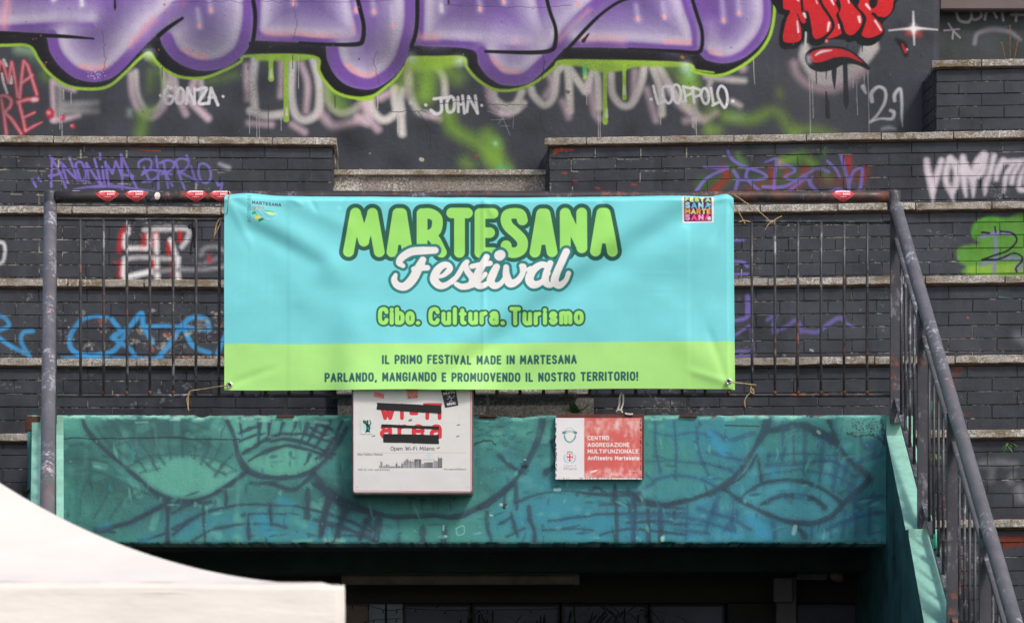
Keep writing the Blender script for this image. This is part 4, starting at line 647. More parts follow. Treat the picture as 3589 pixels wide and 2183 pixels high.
for x,y in [(590,312),(588,320),(930,432),(935,350),(325,430),(170,490),(790,515),(620,480)]: ws.stroke([(x-8,y),(x+10,y-4)],3,(60,50,50),3,.8)
ws.fill([(185,680),(1015,680),(1018,815),(185,815)],(206,205,208),10,.4,False)
for i in range(14): x=rg.uniform(190,1010);y=rg.uniform(120,810); ws.stroke([(x,y),(x+rg.normal(0,6),y+rg.uniform(4,50))],rg.uniform(1,4),(190,188,190),5,.4)
for x in (205,1000): ws.stroke([(x,795),(x+1,797)],5,(186,184,186),5,.8)
IMG_S=ws.image('wireless_sign_print')
YC=17.96
cs=Canvas(W(1946,0,YC)[0],W(0,1680,YC)[2],W(2252,0,YC)[0],W(0,1460,YC)[2],620,base=(224,222,226)).at(YC)
cs.view(*V3)
cs.fill([(1842,293),(2300,293),(2300,730),(1842,725)],(208,98,94),2,1,False)
for i in range(150):
    x=rg.uniform(1845,2250);y=295+abs(rg.normal(0,60)) if rg.random()<.7 else rg.uniform(660,722); th=rg.normal(1.4,.5);L=rg.uniform(5,36)
    cs.stroke([(x,y),(x+L*math.cos(th),y+L*math.sin(th))],rg.uniform(3,14),[(232,196,194),(222,160,158),(238,220,220)][rg.integers(3)],12,rg.uniform(.15,.5),False,1)
for i in range(60): x=rg.normal(2200,40);y=rg.uniform(300,640); cs.stroke([(x,y),(x+rg.normal(0,4),y+rg.uniform(6,40))],rg.uniform(2,8),(226,180,178),10,.3)
WT=(244,240,242)
for t,x,y,w_ in (('CENTRO',1866,458,155),('AGGREGAZIONE',1866,506,302),('MULTIFUNZIONALE',1866,553,366),('Anfiteatro Martesana',1866,601,372)): cs.text(t,x,y,31,3.1,WT,w=w_,sp=.3,soft=2)
cs.stroke([(1890,686),(1915,680),(1935,672)],[4,7,3],WT,3,.9); cs.stroke([(2040,700),(2080,705)],10,(236,190,188),10,.8); cs.stroke([(2160,678),(2215,678)],1.5,WT,2,.7,False)
cs.stroke([(1700,420),(1702,440),(1715,462),(1738,472),(1760,460),(1775,440),(1778,420)],[4,5,5,5,5,5,4],(96,140,156),3,.95); cs.stroke([(1703,400),(1715,380),(1738,370),(1762,380),(1775,400)],2.5,(150,180,180),2,.9); cs.stroke([(1692,405),(1738,395),(1782,405)],9,(84,120,140),2,.95); cs.stroke([(1738,398),(1739,440)],26,(232,238,222),8,.6)
cs.text('PARCO',1706,404,9,1,(200,214,220),w=62,sp=.3,soft=1.5)
cs.fill([(1718,556),(1758,556),(1758,590),(1738,612),(1718,590)],(236,230,230),2,1,False); cs.stroke([(1738,558),(1738,606)],4.5,(214,70,66),2,1,False); cs.stroke([(1719,578),(1757,578)],4.5,(214,70,66),2,1,False); cs.stroke([(1718,556),(1758,556),(1758,590),(1738,612),(1718,590),(1718,556)],1.5,(120,110,120),2,.9,False)
for P in [[(1722,552),(1722,540),(1730,546),(1738,536),(1746,546),(1754,540),(1754,552)]]: cs.stroke(P,2,(120,110,116),2,.95,False)
for sx in (-1,1): cs.stroke([(1738+sx*10,622),(1738+sx*32,608),(1738+sx*40,584),(1738+sx*36,562)],[3,6,6,3],(160,196,204),4,.9)
cs.text('Comune di',1696,648,16,1,(176,172,186),w=88,sp=.3,soft=2); cs.text('Milano',1696,672,22,1.5,(150,146,164),w=90,sp=.3,soft=2)
for i in range(110):
    e=rg.integers(3); 
    if e==0: x,y=1637+abs(rg.normal(0,2.5)),rg.uniform(330,725)
    elif e==1: x,y=2250-abs(rg.normal(0,3)),rg.uniform(290,725)
    else: x,y=rg.uniform(1640,2240),728-abs(rg.normal(0,1.5))
    cs.stroke([(x,y),(x,y+rg.uniform(2,16))],rg.uniform(1,3.5),(44,40,52) if e<2 else (150,150,154),2,.85,False)
IMG_C=cs.image('centre_sign_print')

# small stickers
def tiny(name,w,h,fn,base,ppm=900):
    c=Canvas(0,0,w,h,ppm,base=base); c.at(F); c.view(CX,YH-h,1.0)   # one unit of the view is one metre here
    c.v=(CX,YH-h,1/1.0); fn(c); return c.image(name)
def st_drink(c):   # rhombus label, white lettering band over red
    c.fill([(-.01,-.01),(.15,-.01),(.15,.075),(-.01,.075)],(186,44,56),.002,1,False)
    c.fill([(-.01,-.01),(.15,-.01),(.15,.012),(-.01,.016)],(236,226,228),.003,1,False)
    c.text('BIRRA',.068,.033,.0125,.0013,(240,226,228),w=.045,sp=.3,soft=.001); c.text('ROSA',.026,.033,.011,.0009,(226,150,156),w=.034,sp=.3,soft=.001)
    c.text('La Spillatrice',.048,.046,.007,.0006,(240,230,230),w=.042,sp=.3,soft=.0008)
    c.stroke([(.01,.036),(.066,.067),(.08,.067),(.13,.036)],.0007,(240,225,225),.0008,1,False,0); c.stroke([(.05,.053),(.092,.053)],.0005,(230,200,200),.0008,1,False,0); c.stroke([(.058,.058),(.084,.058)],.0005,(230,200,200),.0008,1,False,0)
    g=np.random.default_rng(3)
    for i in range(70): x=g.uniform(.0,.14);y=g.uniform(0,.02); c.stroke([(x,y),(x+.003,y)],g.uniform(.0006,.002),[(180,50,60),(240,232,232)][g.integers(2)],.001,.8,False)
def st_blair(c):
    c.fill([(.004,.0),(.036,.0),(.037,.03),(.004,.03)],(226,96,92),.002,.6,False); c.text('BLAIR',.005,.037,.006,.0009,(150,50,50),w=.032,sp=.4,soft=.001)
    for P in [[(.01,.01),(.014,.02),(.012,.026)],[(.02,.006),(.026,.016),(.022,.026)],[(.03,.01),(.03,.02)]]: c.stroke(P,.001,(244,190,186),.001,.9)
def st_death(c):
    c.text('TILL',.014,.012,.009,.0013,(226,224,228),w=.026,sp=.3,soft=.001); c.text('DEATH',.004,.024,.010,.0014,(226,224,228),w=.042,sp=.3,soft=.001); c.text('RMHC',.009,.067,.010,.0014,(226,224,228),w=.034,sp=.3,soft=.001)
    for P in [[(.018,.03),(.026,.035),(.03,.042),(.028,.05),(.034,.055)],[(.026,.035),(.018,.042),(.014,.04)],[(.03,.042),(.038,.038),(.042,.032)],[(.028,.05),(.02,.054),(.022,.06)],[(.034,.055),(.032,.062)]]: c.stroke(P,.0013,(200,198,204),.001,.9)
    c.stroke([(.024,.032),(.025,.032)],.003,(190,190,196),.002,.9,False)
def st_cat(c):
    for i in range(22): a=i*math.pi*2/22; c.stroke([(.022,.03),(.022+.02*math.cos(a),.03+.026*math.sin(a))],[.004,.0008],(150,214,206),.003,.55,False)
    c.stroke([(.024,.026),(.026,.036),(.024,.048)],[.004,.006,.005],(28,30,34),.001,1); c.stroke([(.016,.016),(.019,.017)],[.0062,.006],(28,30,34),.001,1,False)
    for P in [[(.011,.013),(.012,.005)],[(.023,.013),(.024,.006)]]: c.stroke(P,[.003,.0006],(28,30,34),.001,1,False)
    c.stroke([(.022,.022),(.024,.03)],[.004,.005],(28,30,34),.001,1,False); c.stroke([(.028,.03),(.034,.018),(.03,.006)],[.002,.0016,.001],(60,66,70),.001,1); c.stroke([(.02,.046),(.018,.054)],.0016,(28,30,34),.001,1,False);c.stroke([(.027,.046),(.03,.053)],.0016,(28,30,34),.001,1,False)
    for x in (.0145,.0205): c.stroke([(x,.0165),(x+.0005,.0165)],.0014,(236,240,240),.001,1,False)
    c.stroke([(.025,.034),(.026,.044)],.002,(90,190,190),.002,.8,False)
# ================================================================== materials
class M_:
    def __init__(s,name,rough=.6,metal=0,spec=.4):
        s.m=bpy.data.materials.new(name); s.m.use_nodes=True; s.t=s.m.node_tree; s.b=s.t.nodes['Principled BSDF']
        s.b.inputs['Roughness'].default_value=rough; s.b.inputs['Metallic'].default_value=metal; s.b.inputs['Specular IOR Level'].default_value=spec
    def n(s,t,**k):
        x=s.t.nodes.new('ShaderNode'+t)
        for a,v in k.items():
            if a.startswith('_'):
                key=a[1:]; i=int(key) if key.isdigit() else key.replace('_',' ')
                if hasattr(v,'is_output'): s.t.links.new(v,x.inputs[i])
                else: x.inputs[i].default_value=v
            else: setattr(x,a,v)
        return x
    def pos(s): return s.n('NewGeometry').outputs['Position']
    def obj(s): return s.n('TexCoord').outputs['Object']
    def noise(s,v,scale,detail=4,rough=.6,st=None):
        if st: v=s.n('Mapping',_Vector=v,_Scale=st).outputs[0]
        return s.n('TexNoise',_Vector=v,_Scale=scale,_Detail=detail,_Roughness=rough).outputs[0]
    def ramp(s,f,a,b,c0=0,c1=1): return s.n('MapRange',_Value=f,_1=a,_2=b,_3=c0,_4=c1).outputs[0]
    def mix(s,f,a,b,bl='MIX'):
        x=s.n('Mix',data_type='RGBA',blend_type=bl); 
        for i,v in ((0,f),(6,a),(7,b)):
            if hasattr(v,'is_output'): s.t.links.new(v,x.inputs[i])
            else: x.inputs[i].default_value=v
        return x.outputs[2]
    def mul(s,a,b,op='MULTIPLY'): return s.n('Math',operation=op,_0=a,_1=b).outputs[0]
    def col(s,c): 
        if hasattr(c,'is_output'): s.t.links.new(c,s.b.inputs[0])
        else: s.b.inputs[0].default_value=c
        return s
    def bump(s,h,st=.3,d=.005):
        x=s.n('Bump',_Strength=st,_Distance=d,_Height=h); s.t.links.new(x.outputs[0],s.b.inputs['Normal']); return s
    def rough(s,r): s.t.links.new(r,s.b.inputs['Roughness']); return s
    def img(s,im,b):           # paint laid straight onto the surface, x and z in metres
        g=s.n('SeparateXYZ',_0=s.pos())
        u=s.ramp(g.outputs[0],b[0],b[2]);v=s.ramp(g.outputs[2],b[1],b[3])
        for q in (u,v): q.node.clamp=False
        cv=s.n('CombineXYZ',_0=u,_1=v).outputs[0]; t=s.n('TexImage',_Vector=cv,image=im,extension='CLIP',interpolation='Cubic'); return t.outputs[0],t.outputs[1]
def dirt(m,c,amt=.5,scale=3):  # weather streaks and soft blotches
    p=m.pos(); a=m.noise(p,scale,6,.65); b=m.noise(p,9,5,.7,(1,1,.12))
    return m.mix(m.ramp(m.mul(a,b),.22,.42,0,amt),c,m.mix(1,c,(.5,.48,.46,1),'MULTIPLY'))
def plain(name,c,rough=.6,metal=0,var=.25,scale=8,bs=.15,spec=.4,bscale=60):
    m=M_(name,rough,metal,spec); p=m.pos(); f=m.ramp(m.noise(p,scale,6,.65),.3,.7,1-var,1+var)
    cc=m.mix(1,c,m.n('CombineColor',_0=f,_1=f,_2=f).outputs[0],'MULTIPLY'); m.col(cc); m.bump(m.noise(p,bscale,5,.65),bs,.004); return m.m
# plaster with graffiti
def wallpaint(name,im,cv,base,bs=.35,scale=55,rough=.55):
    m=M_(name,rough,0,.18); p=m.pos(); c,a=m.img(im,cv.b)
    n=m.noise(p,2.2,6,.65); b=m.mix(m.ramp(n,.35,.65),base,tuple(x*1.35 for x in base[:3])+(1,)); cc=m.mix(a,b,c)
    g=m.ramp(m.noise(p,140,3,.6),.3,.7,.88,1.12); cc=m.mix(1,cc,m.n('CombineColor',_0=g,_1=g,_2=g).outputs[0],'MULTIPLY')
    cc=dirt(m,cc,.35); m.col(cc)
    h=m.mul(m.noise(p,scale,6,.7),m.ramp(m.noise(p,7,4),.3,.8,.6,1.4)); m.bump(h,bs,.006); m.rough(m.ramp(m.noise(p,30,4),.3,.7,rough-.12,rough+.15)); return m
MWALL=wallpaint('graffiti_plaster',IMG_W,gw,alb(59,62,70),.5,34,.42).m
MMUR=wallpaint('mural_concrete',IMG_M,ml,alb(80,160,145),.4,45,.5).m
def brickmat(name,mortar=False):
    m=M_(name,.5,0,.2); p=m.pos(); c,a=m.img(IMG_T,tc.b)
    rnd=m.n('ObjectInfo').outputs['Random']
    b=m.mix(rnd,alb(53,55,63),alb(63,66,74)); b=m.mix(m.ramp(m.noise(p,3,6,.7),.4,.68,0,.7),b,alb(72,76,84))
    if mortar:
        b=alb(50,52,58); n=m.mul(m.noise(p,1.6,5,.7,(1,1,2.5)),m.noise(p,26,5,.7)); b=m.mix(m.ramp(n,.262,.31),b,m.mix(m.noise(p,40,3),alb(150,144,132),alb(186,180,166)))
    b=m.mix(a,b,c)
    if not mortar:
        n=m.mul(m.noise(p,1.3,4,.6),m.noise(p,34,6,.75)); b=m.mix(m.ramp(n,.335,.41,0,.6),b,alb(150,150,150))
        n=m.mul(m.noise(p,.9,4,.6),m.noise(p,21,6,.7)); b=m.mix(m.ramp(n,.39,.43,0,.8),b,alb(128,62,48))
    b=dirt(m,b,.75,4); m.col(b); m.bump(m.mul(m.noise(p,45,6,.7),m.ramp(m.noise(p,6,3),.3,.7,.5,1.5)),.45,.005); m.rough(m.ramp(m.noise(p,18,4),.3,.7,.38,.65)); return m.m
MBR=brickmat('painted_brick'); MMO=brickmat('painted_mortar',True)
def stone(name,c1,c2,st=.9,scale=120,moss=True):
    m=M_(name,.75,0,.3); p=m.pos(); sp=m.noise(p,scale,3,.7); b=m.mix(m.ramp(sp,.36,.62),c2,c1)
    rnd=m.n('ObjectInfo').outputs['Random']; b=m.mix(m.mul(rnd,.35),b,alb(120,112,104))
    n=m.noise(p,5,6,.7,(1,1,2.2)); b=m.mix(m.ramp(n,.48,.62,0,st),b,alb(112,98,78)); n=m.noise(p,9,5,.75,(1,1,.5)); b=m.mix(m.ramp(n,.6,.72,0,.8),b,alb(70,60,50))
    n=m.mul(m.noise(p,2.5,4),m.noise(p,60,3)); b=m.mix(m.ramp(n,.3,.36,0,.7),b,alb(205,203,200))
    if moss:
        n=m.mul(m.noise(p,1.9,4,.6),m.noise(p,19,6,.7)); b=m.mix(m.ramp(n,.33,.4,0,.7),b,alb(92,84,50))
    m.col(b); m.bump(m.noise(p,90,5,.7),.6,.004); return m.m
MCOP=stone('granite_coping',alb(190,184,177),alb(112,105,98)); MGRA=stone('granite_slab',alb(160,155,150),alb(84,80,80),.35,75); MBED=plain('bedding_mortar',alb(84,66,52),.9,0,.6,9,.5)
def metal(name,c1,c2,rust=.35,scr=.5,ro=.42,east=False):
    m=M_(name,ro,0,.5); p=m.pos(); b=m.mix(m.ramp(m.noise(p,6,5,.7),.35,.65),c1,c2)
    n=m.mul(m.noise(p,3,5,.6),m.noise(p,40,5,.7,(1,1,.5))); b=m.mix(m.ramp(n,.30,.36,0,scr),b,alb(176,178,190))
    n=m.mul(m.noise(p,2.3,5,.6,(1,1,.8)),m.noise(p,24,6,.75)); b=m.mix(m.ramp(n,.335-.12*rust,.37,0,.85),b,m.mix(m.noise(p,60,3),alb(112,62,42),alb(150,92,66)))
    if east: xx=m.n('SeparateXYZ',_0=p).outputs[0]; b=m.mix(m.mul(m.ramp(xx,1.0,1.4),m.ramp(m.noise(p,11,5,.7),.42,.6,0,.65)),b,m.mix(m.noise(p,70,4),alb(84,48,38),alb(132,78,58)))
    m.col(b); m.bump(m.noise(p,120,4),.25,.002); return m.m
MTOP=metal('black_rusty_rail_paint',alb(40,38,40),alb(56,52,54),.3,.3,.42,True); MHR=metal('grey_scraped_rail_paint',alb(84,83,88),alb(104,102,108),0.02,.8,.42); MPO=metal('dark_post_paint',alb(58,58,65),alb(72,72,80),.05,.3); MBAR=metal('dark_bar_paint',alb(46,46,52),alb(70,68,72),.15,.5)
MRUST=plain('rusty_iron',alb(88,56,46),.8,0,.4,30,.3)
def uvimg(name,im,rough=.45,spec=.4,var=.05,trans=0):
    m=M_(name,rough,0,spec); t=m.n('TexImage',_Vector=m.n('TexCoord').outputs['UV'],image=im,extension='EXTEND',interpolation='Cubic'); p=m.pos(); f=m.ramp(m.noise(p,7,5),.3,.7,1-var,1+var)
    m.col(m.mix(1,t.outputs[0],m.n('CombineColor',_0=f,_1=f,_2=f).outputs[0],'MULTIPLY')); m.bump(m.noise(p,30,4),.06,.004)
    return m.m
MBAN=uvimg('printed_banner_vinyl',IMG_B,.42,.25,.03); MSIG=uvimg('wireless_sign_front',IMG_S,.4,.45,.04); MCEN=uvimg('centre_sign_front',IMG_C,.5,.4,.05)
MFR=plain('sign_frame_metal',alb(112,102,106),.4,.3,.2,12,.05); MRB=plain('rusty_red_board',alb(96,48,44),.7,0,.4,14,.3)
MTAPE=plain('black_tape',alb(30,29,31),.45,0,.15,20,.1); MROPE=plain('jute_rope',alb(176,150,112),.9,0,.35,60,.6,bscale=300); MCLO=plain('white_cloth_strip',alb(196,186,178),.9,0,.25,30,.5); MBLK=plain('black_ribbon_cloth',alb(24,22,26),.8,0,.2,30,.3)
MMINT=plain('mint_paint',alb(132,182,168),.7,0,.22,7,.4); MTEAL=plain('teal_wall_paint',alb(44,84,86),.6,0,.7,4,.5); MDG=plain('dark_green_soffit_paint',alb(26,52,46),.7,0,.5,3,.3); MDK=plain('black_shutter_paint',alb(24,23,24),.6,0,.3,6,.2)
MBW=plain('brown_painted_beam',alb(104,92,92),.5,0,.12,5,.1); MGL=plain('dark_window_glass',alb(78,84,106),.35,0,.4,1.5,.03,.25); MWF=plain('pale_window_frame',alb(120,132,146),.5,0,.2,5,.1); MWB=plain('brown_wall_panel',alb(120,104,96),.7,0,.2,5,.2)
MLAMP=plain('dusty_lamp_housing',alb(100,88,78),.6,0,.3,6,.2); MPIPE=plain('grey_box_paint',alb(92,88,92),.6,0,.2,6,.2); MLEAF=plain('green_leaf',alb(74,104,52),.6,0,.35,20,.2); MBAM=plain('dark_bamboo_leaf',alb(40,58,40),.5,0,.4,20,.2); MTUFT=plain('dead_grass',alb(80,70,54),.8,0,.3,20,.2); MDRY=plain('dry_orange_weed',alb(160,110,60),.8,0,.3,20,.2)
MGRD=plain('asphalt_ground',(.07,.068,.066,1),.9,0,.3,3,.4); MCON=plain('concrete_walkway',(.2,.19,.18,1),.9,0,.3,3,.4); MSTEEL=plain('eyelet_steel',alb(200,196,196),.25,.9,.1,10,.05); MCLIP=plain('green_plastic',alb(60,176,140),.4,0,.15,10,.05)
mt=M_('white_tent_fabric',.75,0,.25); p_=mt.pos(); f_=mt.ramp(mt.noise(p_,2.2,5,.6,(1,1,3)),.35,.65,.93,1.0); mt.col(mt.mix(1,(.92,.87,.83,1),mt.n('CombineColor',_0=f_,_1=f_,_2=f_).outputs[0],'MULTIPLY')); mt.bump(mt.noise(p_,2.6,4,.5,(1,1,3)),.3,.06); tr=mt.n('BsdfTranslucent',_Color=(.88,.82,.78,1)); ms=mt.n('MixShader',_0=.12); mt.t.links.new(mt.b.outputs[0],ms.inputs[1]); mt.t.links.new(tr.outputs[0],ms.inputs[2]); mt.t.links.new(ms.outputs[0],mt.t.nodes['Material Output'].inputs[0]); MTENT=mt.m
MWIRE=plain('black_wire',alb(16,16,16),.6,0,.1,10,.05)

# ================================================================== ground
b=MB(); b.add([(-90,-60,-1.6),(90,-60,-1.6),(90,60,-1.6),(-90,60,-1.6)],[(0,1,2,3)]); tag(b.build('ground',MGRD),kind='structure')

# ================================================================== graffiti wall
def sheetwall(name,x0,x1,Y,z0,z1,mat,thick=.3,dx=.05,amp=.0025,seed=1):
    nx=int((x1-x0)/dx)+1;nz=int((z1-z0)/dx)+1; f=(fbm(nz,nx,12,4,seed)-.5)*2*amp*2
    v=[(x0+(x1-x0)*i/(nx-1),Y+float(f[j,i]),z0+(z1-z0)*j/(nz-1)) for j in range(nz) for i in range(nx)]
    q=[(j*nx+i,j*nx+i+1,(j+1)*nx+i+1,(j+1)*nx+i) for j in range(nz-1) for i in range(nx-1)]
    b=MB(); b.add(v,q,True); n=len(b.v); o=[0,nx-1,nz*nx-1,(nz-1)*nx]
    b.v+=[(b.v[k][0],Y+thick,b.v[k][2]) for k in o]
    def side(ids,a,c): b.f.append(tuple(ids)+(c,a)); b.sm.append(False)
    side([i for i in range(nx)][::-1],n,n+1); side([i*nx+nx-1 for i in range(nz)][::-1],n+1,n+2); side([(nz-1)*nx+i for i in range(nx)],n+2,n+3); side([i*nx for i in range(nz)],n+3,n)
    b.f.append((n,n+3,n+2,n+1)); b.sm.append(False)
    return b.mesh(name,False)
wall=link('graffiti_wall',sheetwall('graffiti_wall',-4.7,XE,YW,3.7,6.0,MWALL,.5),MWALL)
tag(wall,'charcoal plaster wall covered by purple bubble letters and a red MNP piece','wall')
ur=Canvas(XE,4.4,XE+1.2,6,300).at(21.9); ur.view(*Z3)
for P,r in [([(1975,75),(2000,140),(2060,155),(2085,130)],11),([(2085,80),(2095,130),(2125,135),(2160,110),(2155,75)],11),([(2185,135),(2200,80),(2240,70),(2270,120)],10),([(2310,75),(2320,140)],10),([(2340,20),(2380,60),(2450,60)],9),([(2380,100),(2470,100)],11),([(2415,75),(2412,145)],10)]: ur.stroke(P,r,(196,190,204),5,.95)
for P in [[(1890,215),(1950,210),(2000,205)],[(1920,165),(1955,215),(2005,268)],[(1950,275),(1955,215)]]: ur.stroke(P,7,(186,180,196),5,.95)
ur.stroke([(2110,310),(2130,240),(2200,210),(2280,205),(2370,225),(2440,280)],[14,15,17,18,17,14],(150,146,164),18,.85); ur.stroke([(2330,185),(2380,176)],3,(160,170,60),3,.6)
ur.scatter(60,(8,40),[(40,44,44),(70,76,78)],(.1,.3),5); IMG_U=ur.image('upper_tag_paint')
MUW=wallpaint('upper_plaster',IMG_U,ur,alb(60,66,68),.5,40).m
tag(link('upper_wall',sheetwall('upper_wall',XE-.4,XE+1.3,21.95,4.3,6.0,MUW,.3),MUW),'charcoal wall section at top right with white arc and star tags','wall')
b=MB(); x0=W(3293,0,21.85)[0]; z0=W(0,35,21.85)[2]; b.box(x0,x0+1.3,21.85,21.94,z0,z0+.5,.01)
tag(b.build('steel_beam',MBW),'smooth brown painted beam above the upper wall at top right','beam')

# ================================================================== brick terraces
def brickmesh(seed,L,H=.0765,Dp=.06):
    r=random.Random(seed); j=lambda a=.0012:r.uniform(-a,a); c=.003
    v=[(x*L/2,Dp,z*H/2) for x,z in((-1,-1),(1,-1),(1,1),(-1,1))]+[(x*L/2+j(),c+.002,z*H/2+j()) for x,z in((-1,-1),(1,-1),(1,1),(-1,1))]
    m=[(x*(L/2-c)+j(),j(.001),z*(H/2-c)+j()) for x,z in((-1,-1),(-.3,-1),(.4,-1),(1,-1),(1,1),(.3,1),(-.4,1),(-1,1))]
    v+=m; f=[(0,1,5,4),(1,2,6,5),(2,3,7,6),(3,0,4,7),(4,5,11,10,9,8),(5,6,12,11),(6,7,15,14,13,12),(7,4,8,15),(8,9,10,11,12,13,14,15)]
    b=MB(); b.add(v,f); me=b.mesh('brick'); me.materials.append(MBR); return me
BRL=.305; BM=[brickmesh(i,BRL-.0024) for i in range(6)]
def put(name,me,par,loc,rz=0,sc=(1,1,1)):
    o=bpy.data.objects.new(name,me); S.collection.objects.link(o); o.parent=par; o.location=loc; o.rotation_euler=(R_.uniform(-.006,.006),R_.uniform(-.003,.003),rz); o.scale=sc; return o
COPM=[]
for i in range(5):
    b=MB(); r=random.Random(i+40); n=12; L=.484
    xs=[-L/2+L*k/n for k in range(n+1)]; prof=[(.55,-.046),(.004,-.046),(0,-.042),(0,-.004),(.004,0),(.55,0)]
    v=[(x,y+((r.uniform(-.0015,.003) if 0<k<n else r.uniform(0,.009)) if y<.1 else 0),z+(r.uniform(-.0015,.0015) if y<.1 else 0)) for k,x in enumerate(xs) for y,z in prof]
    f=[(k*6+a,k*6+(a+1)%6,(k+1)*6+(a+1)%6,(k+1)*6+a) for k in range(n) for a in range(6)]+[tuple(range(6)),tuple(range(n*6,n*6+6))]
    b.add(v,f); me=b.mesh('coping_stone'); me.materials.append(MCOP); COPM.append(me)
def terrace(lab,Y,xe,sl,z,zlow,side,Lx,jz,ch,depth=.62,first=.45,ret=True,group='stepped brick terrace walls with stone copings'):
    root=empty('terrace_wall',(xe,Y,0),math.atan(sl)); tag(root,lab,'wall',group)
    s=-1 if side=='L' else 1
    bx=lambda a,c:(min(s*a,s*c),max(s*a,s*c))
    b=MB(); back=(-.08 if side=='R' else .03)
    q=[(s*.006,.005),(s*Lx,.005),(s*Lx,depth),(back*depth/.43+s*.006,depth)]
    v=[(x,y,zz) for zz in(zlow-.03,z-.047) for x,y in q]; b.add(v,[(0,1,2,3),(4,7,6,5),(0,4,5,1),(1,5,6,2),(2,6,7,3),(3,7,4,0)]); b.build('mortar_core',MMO,root)
    b=MB(); x0,x1=bx(-.012,Lx-.02); b.box(x0,x1,-.014,depth-.02,z-.058,z-.0465); b.build('mortar_bed',MBED,root)
    # coping stones
    x=-.03; k=0
    while x<Lx:
        L=(first if k==0 else .488)*R_.uniform(.97,1.03); L=min(L,Lx-x); sc=L/.488
        put('coping_stone',COPM[R_.randrange(5)],root,(s*(x+L/2),-.038+R_.uniform(-.004,.004),z+R_.uniform(-.0015,.0015)),0,(sc,1,1)); x+=L+.005; k+=1
    # courses of bricks
    top=z-.058; zz=jz; rows=[]
    if top-jz>.01: rows.append((top-.001,jz+.0024))
    while zz>zlow+.012: nx=zz-ch; rows.append((zz-.0024,max(nx+.0024,zlow+.002))); zz=nx
    for ri,(za,zb) in enumerate(rows):
        h=za-zb; 
        if h<.012: continue
        x=0; fb=True; off_=(ri+1)%2 if side=='L' else ri%2
        while x<Lx:
            L=BRL/2 if (fb and off_) else BRL; fb=False; L=min(L,Lx-x)
            if L<.03: break
            put('brick',BM[R_.randrange(6)],root,(s*(x+L/2),R_.uniform(-.0022,.0022),(za+zb)/2),R_.uniform(-.004,.004),((L-.0024)/(BRL-.0024),1,h/.0765)); x+=L
        if ret:
            th=math.radians(-79.6 if side=='R' else 90); dx,dy=(-.183,.983) if side=='R' else (.03,1)
            for a0,a1 in ((.064,.064+.5*BRL),(.064+.5*BRL,.52)) if ri%2 else ((.064,.064+BRL),(.064+BRL,.52)):
                L=a1-a0; m_=(a0+a1)/2; put('brick',BM[R_.randrange(6)],root,(dx*m_,dy*m_,(za+zb)/2),th,((L-.0024)/(BRL-.0024),1,h/.0765))
    return root
JZ=[3.9545,3.388,2.809,2.245,1.73,1.155,.57,0]; CH=[.0795,.0838,.0829,.0833,.083,.083,.083,.083]
labL=['left brick terrace wall topmost under the graffiti, painted with violet ANONIMA BARRIO tag','left brick terrace wall second from top, with white and red figure tag','left brick terrace wall with blue looping tag behind the rail bars','left brick terrace wall directly behind the rail foot, plain charcoal with scuffs','left brick terrace wall behind the white tent beside the mural beam','left brick terrace wall low down hidden mostly by the tent']
labR=['right brick terrace wall topmost, with violet script over red and green and white letters','right brick terrace wall with bright green cloud tag','right brick terrace wall with violet wavy scribble behind the rail bars','right brick terrace wall just above the mural beam, behind the rail foot','right brick terrace wall beside the sloping handrail with faint white smears','right brick terrace wall lowest in view with rust red streak under its coping']
for k in range(6):
    L=LV[k]; fl=[.42,.30,.36,.40,.3,.3][k]
    terrace(labL[k],L['Y'],L['xl'],SLL,L['z'],LV[k+1]['z'],'L',(L['xl']+4.2) ,JZ[k],CH[k],first=fl,ret=k<4)
    xr=W(LV[min(k,3)]['r'],0,L['Y'])[0] if k<4 else 2.38
    Yr=L['Y'] if k<4 else L['Y']-.17
    zf=0
    terrace(labR[k],Yr,xr,SLR,L['z']+zf,LV[k+1]['z'],'R',4.3-xr,JZ[k],CH[k],first=[.28,.4,.35,.45,.3,.4][k],ret=k<4)
xb=W(3281,0,21.0)[0]
terrace('short brick block at upper right standing on the topmost coping',21.0,xb,SLR,4.6375,4.09,'R',4.3-xb,4.494,.083,depth=.6,first=.33,group=None)
# walkway behind the beam, lower stair landing
b=MB(); b.box(-2.80,2.33,18.02,19.3,1.80,1.86); tag(b.build('walkway',MCON),kind='structure')
b=MB(); b.box(-4.2,-2.83,17.9,18.7,-1.0,1.2).box(2.36,4.3,17.4,18.5,-1.6,.1); tag(b.build('terrace_base',MCON),kind='structure')
# granite stair between the terraces
st=empty('granite_staircase',(.05,18.7,1.86)); tag(st,'grey speckled granite steps between the brick terraces, partly behind the banner','staircase')
zt=3.918;n=9
for j in range(n):
    Yj=21.12-.2875*j; z=zt-.2225*j; xl=W(1100+14*j,0,Yj)[0];xr=W(1985+12*j,0,Yj)[0]
    b=MB(); b.box(xl-.05,-.05+xr-.05,Yj-.02,Yj+.33,z-.036,z,.003); o=b.build('tread',MCOP,st); o.location=(-.05,-18.7,-1.86)
    b=MB(); b.box(xl-.05,xr,Yj+.012,Yj+.30,z-.2235,z-.037); o=b.build('riser',MGRA,st); o.location=(-.05,-18.7,-1.86)
